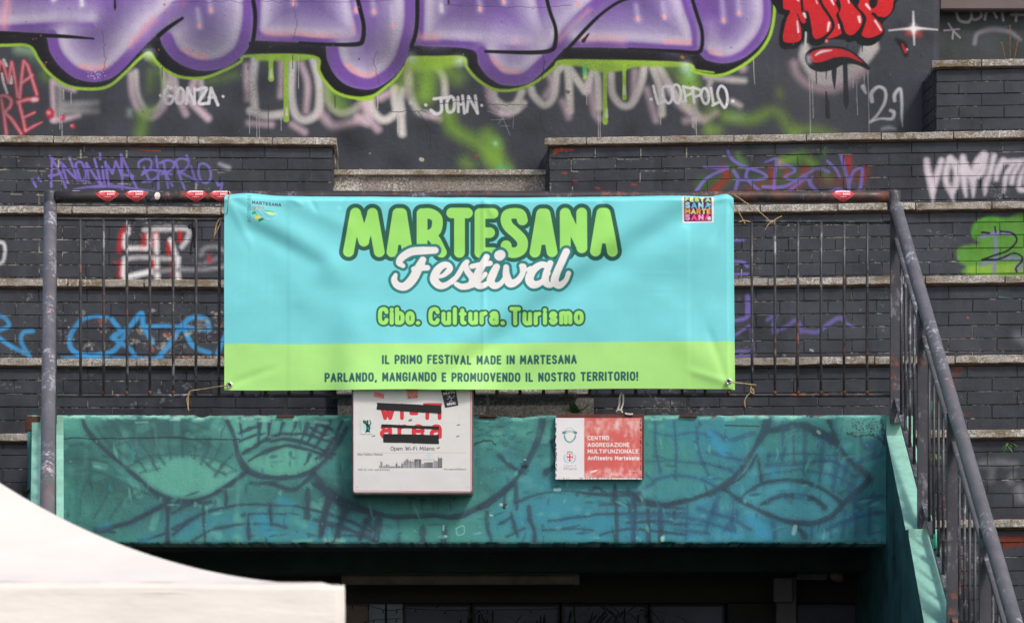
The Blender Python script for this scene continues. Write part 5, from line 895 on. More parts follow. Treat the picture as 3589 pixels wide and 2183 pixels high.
# ================================================================== entrance: beam, side walls, room behind
en=empty('entrance_building',(-.2,18,-1.6)); tag(en,'concrete entrance with teal fish scale mural on its beam and dark opening below','building')
def ch(b,name,mat,**k): o=b.build(name,mat,en,**k); o.location=(.2,-18,1.6); return o
lx0,lx1,lz0,lz1=W(96,0,18)[0],W(3142,0,18)[0],W(0,1905,18)[2],W(0,1454,18)[2]
nx,nz=320,46; f=(fbm(nz,nx,30,4,6)-.5)*.005; jt=fbm(2,nx,40,4,12)[0]; jb=fbm(2,nx,34,4,13)[0]
g=np.random.default_rng(2)
v=[];q=[]
for j in range(nz):
    for i in range(nx):
        t=j/(nz-1); x=lx0+(lx1-lx0)*i/(nx-1); z=lz0+(lz1-lz0)*t; y=18+float(f[j,i])
        if j==nz-1: z-=max(0,float(jt[i])-.6)*.06; y+=.008
        if j==nz-2: z-=max(0,float(jt[i])-.62)*.04; y+=max(0,float(jt[i])-.55)*.02
        if j==0: z+=max(0,float(jb[i])-.64)*.05; y+=.004
        v.append((x,y,z))
q=[(j*nx+i,j*nx+i+1,(j+1)*nx+i+1,(j+1)*nx+i) for j in range(nz-1) for i in range(nx-1)]
b=MB(); b.add(v,q,True); n0=len(b.v)
top=[(nz-1)*nx+i for i in range(nx)]; b.v+=[(b.v[i][0],18.3,lz1-.004) for i in top]; b.f+=[(top[i],top[i+1],n0+i+1,n0+i) for i in range(nx-1)]; b.sm+=[False]*(nx-1)
n1_=len(b.v); b.v+=[(b.v[i][0],18.3,lz0) for i in range(nx)]; b.f+=[(i+1,i,n1_+i,n1_+i+1) for i in range(nx-1)]; b.sm+=[False]*(nx-1)
for i,rv in ((0,1),(nx-1,0)):
    ids=[j*nx+i for j in range(nz)]+[n0+i,n1_+i]; b.f.append(tuple(ids if rv==0 else ids[::-1])); b.sm.append(False)
b.f+=[(n1_+i+1,n1_+i,n0+i,n0+i+1) for i in range(nx-1)]; b.sm+=[False]*(nx-1)
ch(b,'lintel',MMUR,recalc=False)
b=MB(); b.box(lx0-.012,lx0+.08,17.995,18.3,W(0,1512,18)[2],lz1-.006,.006); ch(b,'edge_brick',MRUST)
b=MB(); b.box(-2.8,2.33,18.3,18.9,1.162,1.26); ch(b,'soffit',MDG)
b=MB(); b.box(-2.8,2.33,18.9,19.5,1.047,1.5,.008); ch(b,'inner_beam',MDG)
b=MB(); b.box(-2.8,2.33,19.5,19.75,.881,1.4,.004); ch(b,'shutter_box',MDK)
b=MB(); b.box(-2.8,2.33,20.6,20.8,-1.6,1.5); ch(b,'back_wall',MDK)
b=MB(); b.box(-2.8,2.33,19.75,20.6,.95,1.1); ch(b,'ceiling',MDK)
b=MB(); b.box(-2.80,-2.62,18.3,20.6,-1.6,1.16); ch(b,'side_wall',MTEAL)
b=MB(); b.box(2.185,2.345,18.3,20.6,-1.6,1.16); ch(b,'side_wall',MTEAL)
def px2(a,c,Y): return W(a,0,Y)[0],W(c,0,Y)[0]
def zz(a,c,Y): return W(0,c,Y)[2],W(0,a,Y)[2]
x0,x1=px2(1120,1292,19.62); b=MB(); b.box(-2.62,x1,19.6,19.66,-1.6,.885); ch(b,'wall_panel',MWB)
fx=[(1293,1412),(1425,1630),(1880,1900),(2180,2200),(2535,2560)]
for a,c,mt_ in ((1293,1350,MWF),(1356,1412,MWF)):
    x0,x1=px2(a,c,19.6); b=MB(); b.box(x0,x1,19.58,19.64,-1.6,.884,.004); ch(b,'door_frame',mt_)
for a,c in ((1414,1650),(1656,1960),(1968,2270),(2278,2540)):
    x0,x1=px2(a,c,19.62); b=MB(); b.box(x0+.012,x1-.012,19.62,19.63,-1.5,.87); o=ch(b,'window_pane',MGL)
    b=MB(); 
    for u0,u1,w0,w1 in ((x0,x0+.014,-1.55,.884),(x1-.014,x1,-1.55,.884),(x0+.014,x1-.014,.865,.884),(x0+.014,x1-.014,-1.55,-1.49)): b.box(u0,u1,19.60,19.645,w0,w1)
    ch(b,'window_frame',plain('dark_window_frame',alb(34,38,46),.5) if a==1414 else bpy.data.materials['dark_window_frame'])
x0,x1=px2(2545,2720,19.6); b=MB(); b.box(x0,x1,19.45,19.7,-1.6,.88,.004); ch(b,'pillar',MDK)
x0,x1=px2(2795,3050,19.62); b=MB(); b.box(x0,2.185,19.62,19.63,-1.6,.95); ch(b,'window_pane',MGL)
# steel box, pipe and lamp on the right of the opening
Y=19.2; pb=empty('junction_box',W(2755,2183,Y)); tag(pb,'dim grey cable box and duct in the dark right corner of the opening','cable box')
def chp(b,name,mat,par): o=b.build(name,mat,par); o.location=-par.location; return o
x0,x1=px2(2722,2792,Y); z0,z1=zz(2020,2400,Y); b=MB(); b.box(x0,x1,Y,Y+.08,z0,z1,.004); chp(b,'duct',MPIPE,pb)
x0,x1=px2(2715,2775,Y); z0,z1=zz(2025,2110,Y); b=MB(); b.box(x0-.01,x1,Y-.07,Y-.001,z0,z1,.006); chp(b,'box_body',MPIPE,pb)
x0,x1=px2(2792,2900,Y); z0,z1=zz(1995,2030,Y); b=MB(); b.box(x0,x1,Y,Y+.06,z0,z1,.004); chp(b,'arm',MPIPE,pb)
pl=empty('floodlight',W(2920,2018,Y)); tag(pl,'small unlit grey lamp head at the end of the duct','lamp')
c=W(2920,2018,Y); b=MB(); b.tube([(c[0]-.03,Y-.1,c[2]),(c[0]+.0,Y-.1,c[2]),(c[0]+.045,Y-.1,c[2]-.002),(c[0]+.05,Y-.1,c[2])],[.02,.038,.042,.03],14); chp(b,'lamp_head',MLAMP,pl)
b=MB(); b.box(c[0]-.01,c[0]+.01,Y-.09,Y,c[2]+.02,c[2]+.04); chp(b,'bracket',MPIPE,pl)
Y=19.12; x0,x1=px2(1196,2030,Y); z0,z1=zz(2014,2047,Y)
tl=empty('tube_light',((x0+x1)/2,Y,z1)); tag(tl,'long unlit tube light under the dark inner beam','lamp')
b=MB(); b.box(x0,x1,Y-.02,Y+.06,z0,z1,.008); chp(b,'diffuser',MLAMP,tl); b=MB(); b.box(x0,x1,Y-.01,Y+.05,z1+.001,1.046); chp(b,'housing',MPIPE,tl)
b=MB(); b.box(x1-.035,x1+.003,Y-.024,Y+.064,z0-.003,z1+.003,.004); chp(b,'end_cap',MPIPE,tl)
# cheek walls beside the opening, sloping down towards the square
def cheek(lab,xi,xo):
    prof=[(18.3,-1.6),(18.3,1.905),(18.0,1.905),(17.985,1.79),(17.10,1.175),(16.98,1.175),(16.97,1.13),(16.12,.46),(16.0,.46),(15.99,.42),(14.9,-.44),(14.78,-.44),(13.9,-1.15),(13.7,-1.6)]
    r=empty('stair_side_wall',((xi(16)+xo(16))/2,16,-1.6)); tag(r,lab,'wall','mint topped side walls of the entrance')
    prof=[(y,z) for y,z in prof]; n=len(prof); b=MB(); v=[(xi(y),y,z) for y,z in prof]+[(xo(y),y,z) for y,z in prof]
    b.v=v; b.f=[tuple(range(n)),tuple(range(n,2*n))[::-1]]; b.sm=[False]*2; o=None
    me=bpy.data.meshes.new('wall_body'); fs=b.f+[(i,(i+1)%n,n+(i+1)%n,n+i) for i in range(n) if i not in range(1,12)]+[]
    tops=[(i,i+1,n+i+1,n+i) for i in range(1,12)]
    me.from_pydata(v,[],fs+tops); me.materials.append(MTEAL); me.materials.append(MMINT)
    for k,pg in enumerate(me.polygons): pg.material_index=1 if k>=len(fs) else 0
    import bmesh
    bm=bmesh.new(); bm.from_mesh(me); bmesh.ops.recalc_face_normals(bm,faces=bm.faces); bm.to_mesh(me); bm.free()
    o=link('wall_body',me,None,r); o.location=-r.location; return r
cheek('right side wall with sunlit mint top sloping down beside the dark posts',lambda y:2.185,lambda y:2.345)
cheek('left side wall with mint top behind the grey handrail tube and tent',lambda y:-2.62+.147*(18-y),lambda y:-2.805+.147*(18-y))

# ================================================================== railings
def rail(name,lab,loc): r=empty(name,loc); tag(r,lab,'railing'); return r
fr=rail('landing_railing','straight dark railing with thin upright bars along the landing, banner tied on',(0,18,1.9))
def cf(b,name,mat): o=b.build(name,mat,fr); o.location=(0,-18,-1.9); return o
XA=W(176,0,18)[0];XB=W(3133,0,18)[0];ZH=W(0,691,18)[2]
b=MB(); b.tube([(XA+.03+(XB-XA-.06)*i/40,18,ZH+.0015*math.sin(i)) for i in range(41)],.0355,16); cf(b,'handrail',MTOP)
za=W(0,769,18)[2];zb=W(0,779,18)[2];zl=W(0,1387,18)[2]
b=MB(); b.tube([(XA+.03,18,za),(XB-.02,18,zb)],.0095,4,smooth=False); cf(b,'upper_rail',MBAR)
b=MB(); b.tube([(XA+.03,18,zl),(XB-.02,18,zl+.003)],.011,4,smooth=False); cf(b,'lower_rail',MBAR)
bar=MB(); bar.tube([(0,0,zl-za+.004),(0,0,(zl-za)*.66),(.0,0,(zl-za)*.33),(0,0,0)],.0085,8); bm_=bar.mesh('bar'); bm_.materials.append(MBAR)
col=MB(); col.tube([(0,0,-.006),(0,0,.022)],[.0115,.009],8); cm_=col.mesh('rusty_bar_foot'); cm_.materials.append(MRUST)
for i in range(35):
    px=282+81.12*i; x=W(px,0,18)[0]; t=(x-XA)/(XB-XA)
    o=link('bar',bm_,None,fr,(x,R_.uniform(-.002,.002),za+(zb-za)*t-1.9),(R_.uniform(-.002,.002),R_.uniform(-.003,.003),0)); 
    c=link('rusty_bar_foot',cm_,None,fr,(x,0,zl+.008-1.9)); c.parent=fr
for px in (1001,1710,2412):
    x=W(px,0,18)[0]; b=MB(); b.box(x-.011,x+.011,17.992,18.022,1.905,zl-.008); cf(b,'support_post',MBAR); b=MB(); b.box(x-.011,x+.011,17.99,18.02,zb+.01,ZH-.03); cf(b,'upper_support',MBAR)
    b=MB(); b.box(x-.05,x+.05,17.985,18.05,1.898,1.909); cf(b,'base_plate',MRUST)
for X_ in (XA,XB):
    b=MB(); b.tube([(X_,18,ZH-.075),(X_,18,ZH-.03),(X_,18,ZH+.02),(X_,18,ZH+.034),(X_,18,ZH+.04)],[.0385,.0395,.0395,.036,.024],16); cf(b,'elbow',MPO)
def stair_rail(lab,xa,s):
    r=rail('stair_railing',lab,(xa,18,1.9)); X=lambda y:xa+s*(18-y); Z=lambda y:3.140-.809*(18-y)
    def c(b,name,mat): o=b.build(name,mat,r); o.location=-r.location; return o
    b=MB(); b.tube([(X(y),y,Z(y)) for y in np.linspace(17.985,13.9,30)],.0375,16); c(b,'handrail',MHR)
    sg=1 if s<.1 else 1
    posts=[17.96,17.12,16.30,15.48,14.66,13.95]
    for y in posts:
        zb_=Z(y)-1.25; b=MB(); w=.036; v=[]
        for yy,dz in ((y-.018,-.03),(y+.018,-.0)):
            pass
        v=[(X(y)-w,y-.02,zb_),(X(y)+w,y-.02,zb_),(X(y)+w,y+.02,zb_),(X(y)-w,y+.02,zb_),(X(y)-w,y-.02,Z(y-.02)-.04),(X(y)+w,y-.02,Z(y-.02)-.04),(X(y)+w,y+.02,Z(y+.02)-.04),(X(y)-w,y+.02,Z(y+.02)-.04)]
        b.add(v,[(0,3,2,1),(4,5,6,7),(0,1,5,4),(1,2,6,5),(2,3,7,6),(3,0,4,7)]); c(b,'post',MPO)
        b=MB(); b.add([(X(y)-.02,y-.03,zb_+.0),(X(y)+.034,y-.03,zb_),(X(y)+.034,y-.025,zb_+.11),(X(y)+.02,y-.028,zb_+.115),(X(y)-.02,y-.022,zb_),(X(y)+.034,y-.021,zb_),(X(y)+.034,y-.021,zb_+.11),(X(y)+.02,y-.021,zb_+.115)],[(0,1,2,3),(0,4,5,1),(1,5,6,2),(2,6,7,3),(3,7,4,0)]); c(b,'gusset',MPO)
    def strip(y0,y1,dz,w,h,name,mat):
        v=[]
        for y in (y0,y1):
            for dx,dzz in ((-w,-h),(w,-h),(w,h),(-w,h)): v.append((X(y)+dx,y,Z(y)+dz+dzz))
        b=MB(); b.add(v,[(0,1,2,3),(7,6,5,4),(0,4,5,1),(1,5,6,2),(2,6,7,3),(3,7,4,0)]); c(b,name,mat)
    for i in range(len(posts)-1):
        y0,y1=posts[i]-.021,posts[i+1]+.021
        strip(y0,y1,-.17,.016,.012,'upper_rail',MHR); strip(y0,y1,-1.10,.016,.012,'lower_rail',MPO)
        for k in range(5):
            y=y0+(y1-y0)*(k+1)/6; b=MB(); b.tube([(X(y),y,Z(y)-1.09),(X(y),y,Z(y)-.18)],.0085,8); o=c(b,'bar',MBAR)
    return r
stair_rail('right stair railing with grey tube handrail sloping down past the mural',2.238,.0578)
stair_rail('left stair railing with scraped grey tube handrail in front of the mint wall',-2.697,.144)

# ================================================================== banner
def gridmesh(name,nx,nz,fn):
    v=[];uv=[]
    for j in range(nz):
        for i in range(nx):
            u,w_=i/(nx-1),j/(nz-1); v.append(fn(u,w_)); uv.append((u,w_))
    f=[(j*nx+i,j*nx+i+1,(j+1)*nx+i+1,(j+1)*nx+i) for j in range(nz-1) for i in range(nx-1)]
    me=bpy.data.meshes.new(name); me.from_pydata(v,[],f); L=me.uv_layers.new(name='UVMap')
    idx=np.zeros(len(me.loops),int); me.loops.foreach_get('vertex_index',idx); L.data.foreach_set('uv',np.array(uv)[idx].astype(np.float32).ravel())
    me.polygons.foreach_set('use_smooth',[True]*len(f)); me.update(); return me
nn=fbm(160,360,7,3,31)
def ridge(px,py,a,b,wd,amp,fade=.15):
    ax,ay=a;bx_,by=b; L=math.hypot(bx_-ax,by-ay); t=((px-ax)*(bx_-ax)+(py-ay)*(by-ay))/L/L; d=((px-ax)*(by-ay)-(py-ay)*(bx_-ax))/L
    e=1/(1+math.exp(-(t+.0)/fade*4))*1/(1+math.exp((t-1)/fade*4)); return amp*math.exp(-(d/wd)**2)*e
def sstep(d,wd): return 1/(1+math.exp(-d/wd))
def bfun(u,v):
    px=786+1787*u+(5*(1-v) if u>.5 else 0)*(u-.5)*2; top=684-12*math.exp(-((u-.04)/.05)**2)-9*math.exp(-((u-.985)/.02)**2)-2*math.sin(u*9)
    bot=1367-5*u+1.5*math.sin(u*14); py=bot+(top-bot)*v
    y=YB
    # diagonal crease from the upper right corner sweeping down to the lower left (a soft valley with a raised lip)
    cx=2560-px; cy=py-690; dd=(py-(770+ (2370-px)*.62+((2370-px)/900)**2*60)) ; m=sstep(px-1480,60)*(1-sstep(px-2480,25))
    y+=m*(.020*math.exp(-(dd/55)**2)-.026*math.exp(-((dd+75)/80)**2)-.012*math.exp(-((dd-120)/90)**2))
    y+=-ridge(px,py,(830,700),(1200,960),55,.020)+ridge(px,py,(860,790),(1130,930),34,.016)+ridge(px,py,(1000,700),(1230,800),30,-.007)+ridge(px,py,(960,940),(1260,1150),60,-.008)
    y+=ridge(px,py,(2540,700),(2440,1330),70,-.006)+ridge(px,py,(2555,1345),(2380,1180),50,-.009)+ridge(px,py,(2520,700),(2400,790),16,.008)
    for A,B_,wd,am in (((800,690),(930,770),12,.006),((800,700),(880,860),14,-.005),((2555,690),(2440,730),12,-.006),((2560,700),(2500,840),14,.006),((2550,1340),(2420,1300),14,-.006),((2550,1345),(2480,1150),16,.006),((1080,684),(1110,740),10,.005),((1215,684),(1190,730),9,.005),((1690,686),(1730,760),12,-.005),((1010,690),(1060,720),9,-.005),((810,1345),(960,1290),14,.005),((2100,690),(2140,750),12,.004)): y+=ridge(px,py,A,B_,wd,am*.8,.25)
    y+=-.004*math.exp(-((px-1695)/7)**2)+.0025*sstep(px-2415,3)-.0025*sstep(px-1010,3)-.0018*sstep(px-2180,40)
    y+=(float(nn[int(v*159),int(u*359)])-.5)*.022*(1-abs(2*v-1)**6)
    sh=max(0,(v-.93)/.07); y+=.006*sh*math.sin(u*70+3*math.sin(u*17))*max(0,float(nn[100,int(u*359)])-.35)*2.2
    if px>1050 and px<1850: y-=.085*(1-v)**3*sstep(px-1190,22)*(1-sstep(px-1705,22))
    if u>.985: y+=.05*((u-.985)/.015)**1.5
    if v>.965: y+=.065*((v-.965)/.035)**2
    yb=YB-(.085*(1-v)**3*sstep(px-1190,22)*(1-sstep(px-1705,22))); x=(px-CX)*yb/F; z=(YH-py)*yb/F; return (x,y,z)
me=gridmesh('banner_sheet',420,170,bfun)
br=empty('festival_banner',(0,17.9,2.1)); tag(br,'turquoise and lime festival banner reading MARTESANA Festival tied over the railing','banner')
o=link('banner_sheet',me,MBAN,br); o.location=-br.location
def ring(px,py,y,r0=.0095,r1=.019):
    c=W(px,py,YB); b=MB(); n=24; v=[];
    for k in range(n):
        a=2*math.pi*k/n
        for rr,dy in ((r0,0),((r0+r1)/2,-.004),(r1,0)): v.append((c[0]+rr*math.cos(a),y+dy,c[2]+rr*math.sin(a)))
    b.add(v,[(k*3+q,k*3+q+1,((k+1)%n)*3+q+1,((k+1)%n)*3+q) for k in range(n) for q in(0,1)],True); o=b.build('eyelet',MSTEEL,br); o.location=-br.location
    b=MB(); b.tube([(c[0],y+.001,c[2]),(c[0],y-.001,c[2])],r0,16); o=b.build('eyelet_hole',MBLK,br); o.location=-br.location
ring(805,1351,17.878);ring(2553,1339,17.872); ring(803,681,17.868,.006,.011)

def rope(lab,paths,r=.0034,mat=None,name='rope',cat='rope',group=None):
    root=empty(name,W(*paths[0][0])); tag(root,lab,cat,group)
    for P in paths:
        pts=catmull([W(*p) for p in P],6); b=MB(); b.tube([tuple(p) for p in pts],r,6); o=b.build('strand',mat or MROPE,root); o.location=-root.location
    return root
G='jute cords tying the banner'
rope('jute cord at the upper left banner corner knotted on the rail',[[(806,676,17.86),(800,700,17.86),(797,740,17.88),(790,765,17.95),(775,772,17.97)],[(792,762,17.96),(770,768,17.95),(758,790,17.95),(752,830,17.96)],[(775,770,17.95),(765,800,17.94),(748,832,17.95)],[(758,790,17.95),(747,850,17.96)]],group=G)
rope('jute cord from the lower left banner eyelet to the rail bar',[[(803,1351,17.868),(770,1354,17.9),(725,1361,17.95),(683,1367,17.985)],[(685,1366,17.98),(668,1375,17.98),(656,1395,17.98),(656,1410,17.98),(662,1440,17.98)],[(700,1365,17.97),(664,1372,17.975),(660,1400,17.98),(659,1436,17.98)]],group=G)
rope('long jute cord from the upper right banner corner down to the thin rail',[[(2573,683,17.88),(2620,715,17.93),(2670,750,17.97),(2712,788,17.985)],[(2716,790,17.985),(2712,775,17.97),(2725,765,17.97),(2740,758,17.97)],[(2712,775,17.97),(2695,785,17.97),(2680,808,17.98)]],group=G)
rope('short jute cord hanging just right of the banner with a knot',[[(2576,720,17.93),(2590,745,17.95),(2606,775,17.98),(2612,786,17.98)],[(2590,778,17.97),(2608,774,17.97),(2630,778,17.97)],[(2604,770,17.97),(2612,786,17.97)]],group=G)
rope('jute cord from the lower right banner eyelet wound round a bar',[[(2555,1339,17.862),(2600,1343,17.92),(2650,1349,17.985)],[(2632,1350,17.98),(2636,1370,17.98),(2620,1385,17.98),(2610,1405,17.98),(2612,1428,17.98)],[(2634,1350,17.975),(2630,1372,17.975),(2642,1378,17.975),(2640,1362,17.975)]],group=G)
rope('black ribbon tied in a bow on the thin rail left of the banner',[[(676,768,17.97),(674,790,17.97),(677,830,17.975),(671,860,17.975),(668,892,17.975)],[(676,790,17.965),(664,788,17.96),(663,798,17.96),(676,798,17.965)],[(678,795,17.965),(683,810,17.97),(680,868,17.975)]],.0058,MBLK,'ribbon','ribbon')
rope('torn white cloth strip tied to the rail above the red sign',[[(2178,1376,17.965),(2172,1395,17.965),(2170,1420,17.97),(2160,1448,17.97)],[(2184,1380,17.965),(2184,1410,17.965),(2178,1432,17.965),(2178,1450,17.97)],[(2160,1442,17.96),(2172,1436,17.955),(2182,1446,17.96)],[(2190,1449,17.96),(2205,1452,17.955),(2218,1451,17.955)]],.0062,MCLO,'cloth_strip','cloth')

# ================================================================== signs
def rrect(b,x0,x1,z0,z1,y0,y1,r,n=5,bev=0):
    pts=[]
    for cx_,cz,a0 in ((x1-r,z0+r,-90),(x1-r,z1-r,0),(x0+r,z1-r,90),(x0+r,z0+r,180)):
        for k in range(n+1): a=math.radians(a0+90*k/n); pts.append((cx_+r*math.cos(a),cz+r*math.sin(a)))
    m=len(pts); loops=[(y0,bev),(y0+bev,0),(y1,0)] if bev else [(y0,0),(y1,0)]
    cx_,cz=(x0+x1)/2,(z0+z1)/2; v=[]
    for y,ins_ in loops:
        for x,z in pts: v.append((x-ins_*(1 if x>cx_ else -1),y,z-ins_*(1 if z>cz else -1)))
    f=[(l*m+k,l*m+(k+1)%m,(l+1)*m+(k+1)%m,(l+1)*m+k) for l in range(len(loops)-1) for k in range(m)]+[tuple(range(m))[::-1],tuple(range((len(loops)-1)*m,len(loops)*m))]
    b.add(v,f); return b
def face(name,x0,x1,z0,z1,y,mat,par,cvb,r=0):
    b=MB(); rrect(b,x0,x1,z0,z1,y,y+.002,r) if r else b.box(x0,x1,y,y+.002,z0,z1)
    me=b.mesh(name); L=me.uv_layers.new(name='UVMap')
    for lp in me.loops: c=me.vertices[lp.vertex_index].co; L.data[lp.index].uv=((c.x-cvb[0])/(cvb[2]-cvb[0]),(c.z-cvb[1])/(cvb[3]-cvb[1]))
    o=link(name,me,mat,par); o.location=-par.location; return o
sb=empty('sign_box',W(1446,1732,YS)); tag(sb,'white wireless notice box with red letters struck out, below the banner','sign')
x0,x1=px2(1233,1659,YS); z0,z1=zz(1346,1733,YS)
b=MB(); rrect(b,x0,x1,z0,z1,YS,17.99,.018,5,.006); o=b.build('frame',MFR,sb); o.location=-sb.location
x0,x1=px2(1238,1653,YS); z0,z1=zz(1350,1724,YS); face('front_panel',x0,x1,z0,z1,YS-.003,MSIG,sb,ws.b,.014)
sc_=empty('centre_sign',W(2100,1680,YC)); tag(sc_,'weathered white and red community centre sign on the mural beam','sign')
x0,x1=px2(1950,2257,YC+.02); z0,z1=zz(1452,1676,YC+.02); b=MB(); b.box(x0,x1,YC+.004,17.99,z0,z1,.002); o=b.build('backing_board',MRB,sc_); o.location=-sc_.location
x0,x1=px2(1947,2250,YC); z0,z1=zz(1464,1679,YC); face('sign_face',x0,x1,z0,z1,YC,MCEN,sc_,cs.b)
def flat(name,P,Y,th,mat,lab,cat,uvi=False,group=None):
    pts=[W(*(V3[0]+x*V3[2],V3[1]+y*V3[2]),Y) for x,y in P]; n=len(pts); c=Vector((sum(p[0] for p in pts)/n,Y,sum(p[2] for p in pts)/n))
    v=[(p[0]-c.x,0,p[2]-c.z) for p in pts]+[(p[0]-c.x,th,p[2]-c.z) for p in pts]
    f=[tuple(range(n)),tuple(range(n,2*n))[::-1]]+[(k,n+k,n+(k+1)%n,(k+1)%n) for k in range(n)]
    me=bpy.data.meshes.new(name); me.from_pydata(v,[],f); L=me.uv_layers.new(name='UVMap'); UV=[(0,1),(1,1),(1,0),(0,0)]
    if n==4:
        for lp in me.loops: L.data[lp.index].uv=UV[lp.vertex_index%4]
    import bmesh
    bm=bmesh.new(); bm.from_mesh(me); bmesh.ops.recalc_face_normals(bm,faces=bm.faces); bm.to_mesh(me); bm.free()
    o=link(name,me,mat,None,tuple(c)); tag(o,lab,cat,group); return o
Yt=YS-.0052
def jag(P):
    out=[]
    for i in range(len(P)):
        a,c=P[i],P[(i+1)%len(P)]; L=math.hypot(c[0]-a[0],c[1]-a[1]); m=max(1,int(L/(12 if L<100 else 60)))
        for k in range(m): t=k/m; out.append((a[0]+(c[0]-a[0])*t+R_.uniform(-2.5,2.5),a[1]+(c[1]-a[1])*t+R_.uniform(-1.5,1.5)))
    return out
TG='black tape strips across the sign letters'
flat('tape_strip',jag([(353,185),(694,203),(694,257),(349,236)]),Yt,.0014,MTAPE,'long black tape over the top of the red letters, left piece','tape',group=TG)
flat('tape_strip',jag([(688,198),(815,206),(815,262),(688,255)]),Yt-.0016,.0014,MTAPE,'short black tape piece at the right end of the top tape','tape',group=TG)
flat('tape_strip',jag([(382,341),(797,357),(798,378),(384,361)]),Yt,.0014,MTAPE,'narrow black tape along the top of the lower red word','tape',group=TG)
flat('tape_strip',jag([(398,410),(797,419),(797,482),(400,470)]),Yt,.0014,MTAPE,'thick black tape across the bottom of the lower red word','tape',group=TG)
flat('sticker',[(333,107),(405,124),(400,157),(328,141)],Yt,.0008,plain('pink_sticker',alb(238,128,140),.6,0,.25,30,.1),'small plain pink sticker at upper left of the wireless box','sticker')
flat('sticker',[(563,92),(645,88),(648,154),(568,161)],Yt,.0008,uvimg('blair_sticker',tiny('blair_print',.041,.04,st_blair,(216,170,164))),'faded red and pink sticker reading BLAIR under the banner edge','sticker')
flat('sticker',[(812,92),(916,76),(938,205),(842,222)],Yt,.0008,uvimg('death_sticker',tiny('death_print',.052,.072,st_death,(46,44,56))),'tilted dark sticker with white lettering at upper right of the box','sticker')
flat('sticker',[(232,300),(326,300),(326,412),(232,412)],Yt,.0006,uvimg('cat_sticker',tiny('cat_print',.044,.06,st_cat,(214,214,216))),'little black cat sticker with pale green rays on the box','sticker')
# stickers bent round the top rail
IMG_D=tiny('drink_label_print',.142,.075,st_drink,(190,44,56)); MDR=uvimg('drink_label',IMG_D,.4); MWS=plain('torn_white_label',alb(232,214,214),.6,0,.25,60,.2)
def bent(px,wd,lab,mat,hw=None,a0=80,a1=-76,group='red lozenge labels on the top rail'):
    xc=W(px,0,18)[0]
    hw=hw or (lambda t: .45+.55*min(1,t/.34) if t<.34 else 1-.86*(t-.34)/.66)
    nx,nz=13,15; v=[];uv=[]
    for j in range(nz):
        t=j/(nz-1); a=math.asin(math.sin(math.radians(a0))*(1-t)+math.sin(math.radians(a1))*t); h=hw(t)
        for i in range(nx): s_=2*i/(nx-1)-1; v.append((h*s_*wd/2,-.0368*math.cos(a),.0368*math.sin(a))); uv.append((.5+h*s_/2,1-t))
    f=[(j*nx+i,(j+1)*nx+i,(j+1)*nx+i+1,j*nx+i+1) for j in range(nz-1) for i in range(nx-1)]
    me=bpy.data.meshes.new('sticker'); me.from_pydata(v,[],f); L=me.uv_layers.new(name='UVMap')
    for lp in me.loops: L.data[lp.index].uv=uv[lp.vertex_index]
    me.polygons.foreach_set('use_smooth',[True]*len(f)); o=link('sticker',me,mat,None,(xc,18,ZH)); tag(o,lab,'sticker',group)
bent(379,.142,'red lozenge label on the top rail, leftmost one near the corner',MDR); bent(479,.138,'red lozenge label on the top rail, second from the left corner',MDR); bent(688,.142,'red lozenge label on the top rail with clear space either side, third from left',MDR)
bent(775,.142,'red lozenge label half covered by the banner edge on the top rail',MDR); bent(2953,.138,'single red lozenge label on the rusty rail right of the banner',MDR)
bent(554,.034,'torn white scrap of label between the red lozenge labels',MWS,lambda t:.3+.7*math.sin(math.pi*t)**.7,40,-35,None); bent(268,.052,'thin white label remnant on the rail near the left corner',MWS,lambda t:.5+.5*math.sin(math.pi*t),84,64,None)
for px,y0,y1,Y,lab in ((3270,1406,1454,17.35,'short green plastic sleeve on the stair railing, the upper one'),(3278,1871,1922,16.75,'short green plastic sleeve on the stair railing, the lower one')):
    c=W(px,(y0+y1)/2,Y); h=(y1-y0)*Y/F/2; b=MB(); b.tube([(0,0,-h),(0,0,-h*.2),(0,0,h*.9),(0,0,h)],[.013,.0125,.0115,.009],10); tag(b.build('plastic_sleeve',MCLIP,None,c),lab,'sleeve','green sleeves on the stair railing')

# ================================================================== tent in front
tt=empty('market_tent',(-1.98,10.5,-1.6)); tag(tt,'white canopy tent roof in the foreground, lower left','tent')
def ct(b,name,mat,**k): o=b.build(name,mat,tt,**k); o.location=(1.98,-10.5,1.6); return o
ex=1.5; tx,ty,tz=-1.98,10.5,.462
def roofz(u,v): 
    r=max(abs(u),abs(v)); q=min(abs(u),abs(v)); t=max(0.,1-r)
    sag=.055*math.sin(math.pi*t)*(1-(q/max(r,1e-3))**2); return tz+.72*t**1.88-sag+.006*math.sin(9*u+14*v)*t*(1-t)*4*.5
b=MB(); n=40
for k in range(4):
    v=[];ca,sa=math.cos(k*math.pi/2),math.sin(k*math.pi/2)
    for j in range(n+1):
        r=1-j/n
        for i in range(31):
            s_=2*i/30-1; u,w_=r*s_,-r; uu,ww=u*ca-w_*sa,u*sa+w_*ca; v.append((tx+ex*uu,ty+ex*ww,roofz(uu,ww)))
    b.add(v,[(j*31+i,j*31+i+1,(j+1)*31+i+1,(j+1)*31+i) for j in range(n) for i in range(30)],True)
ct(b,'roof_canopy',MTENT,recalc=False)
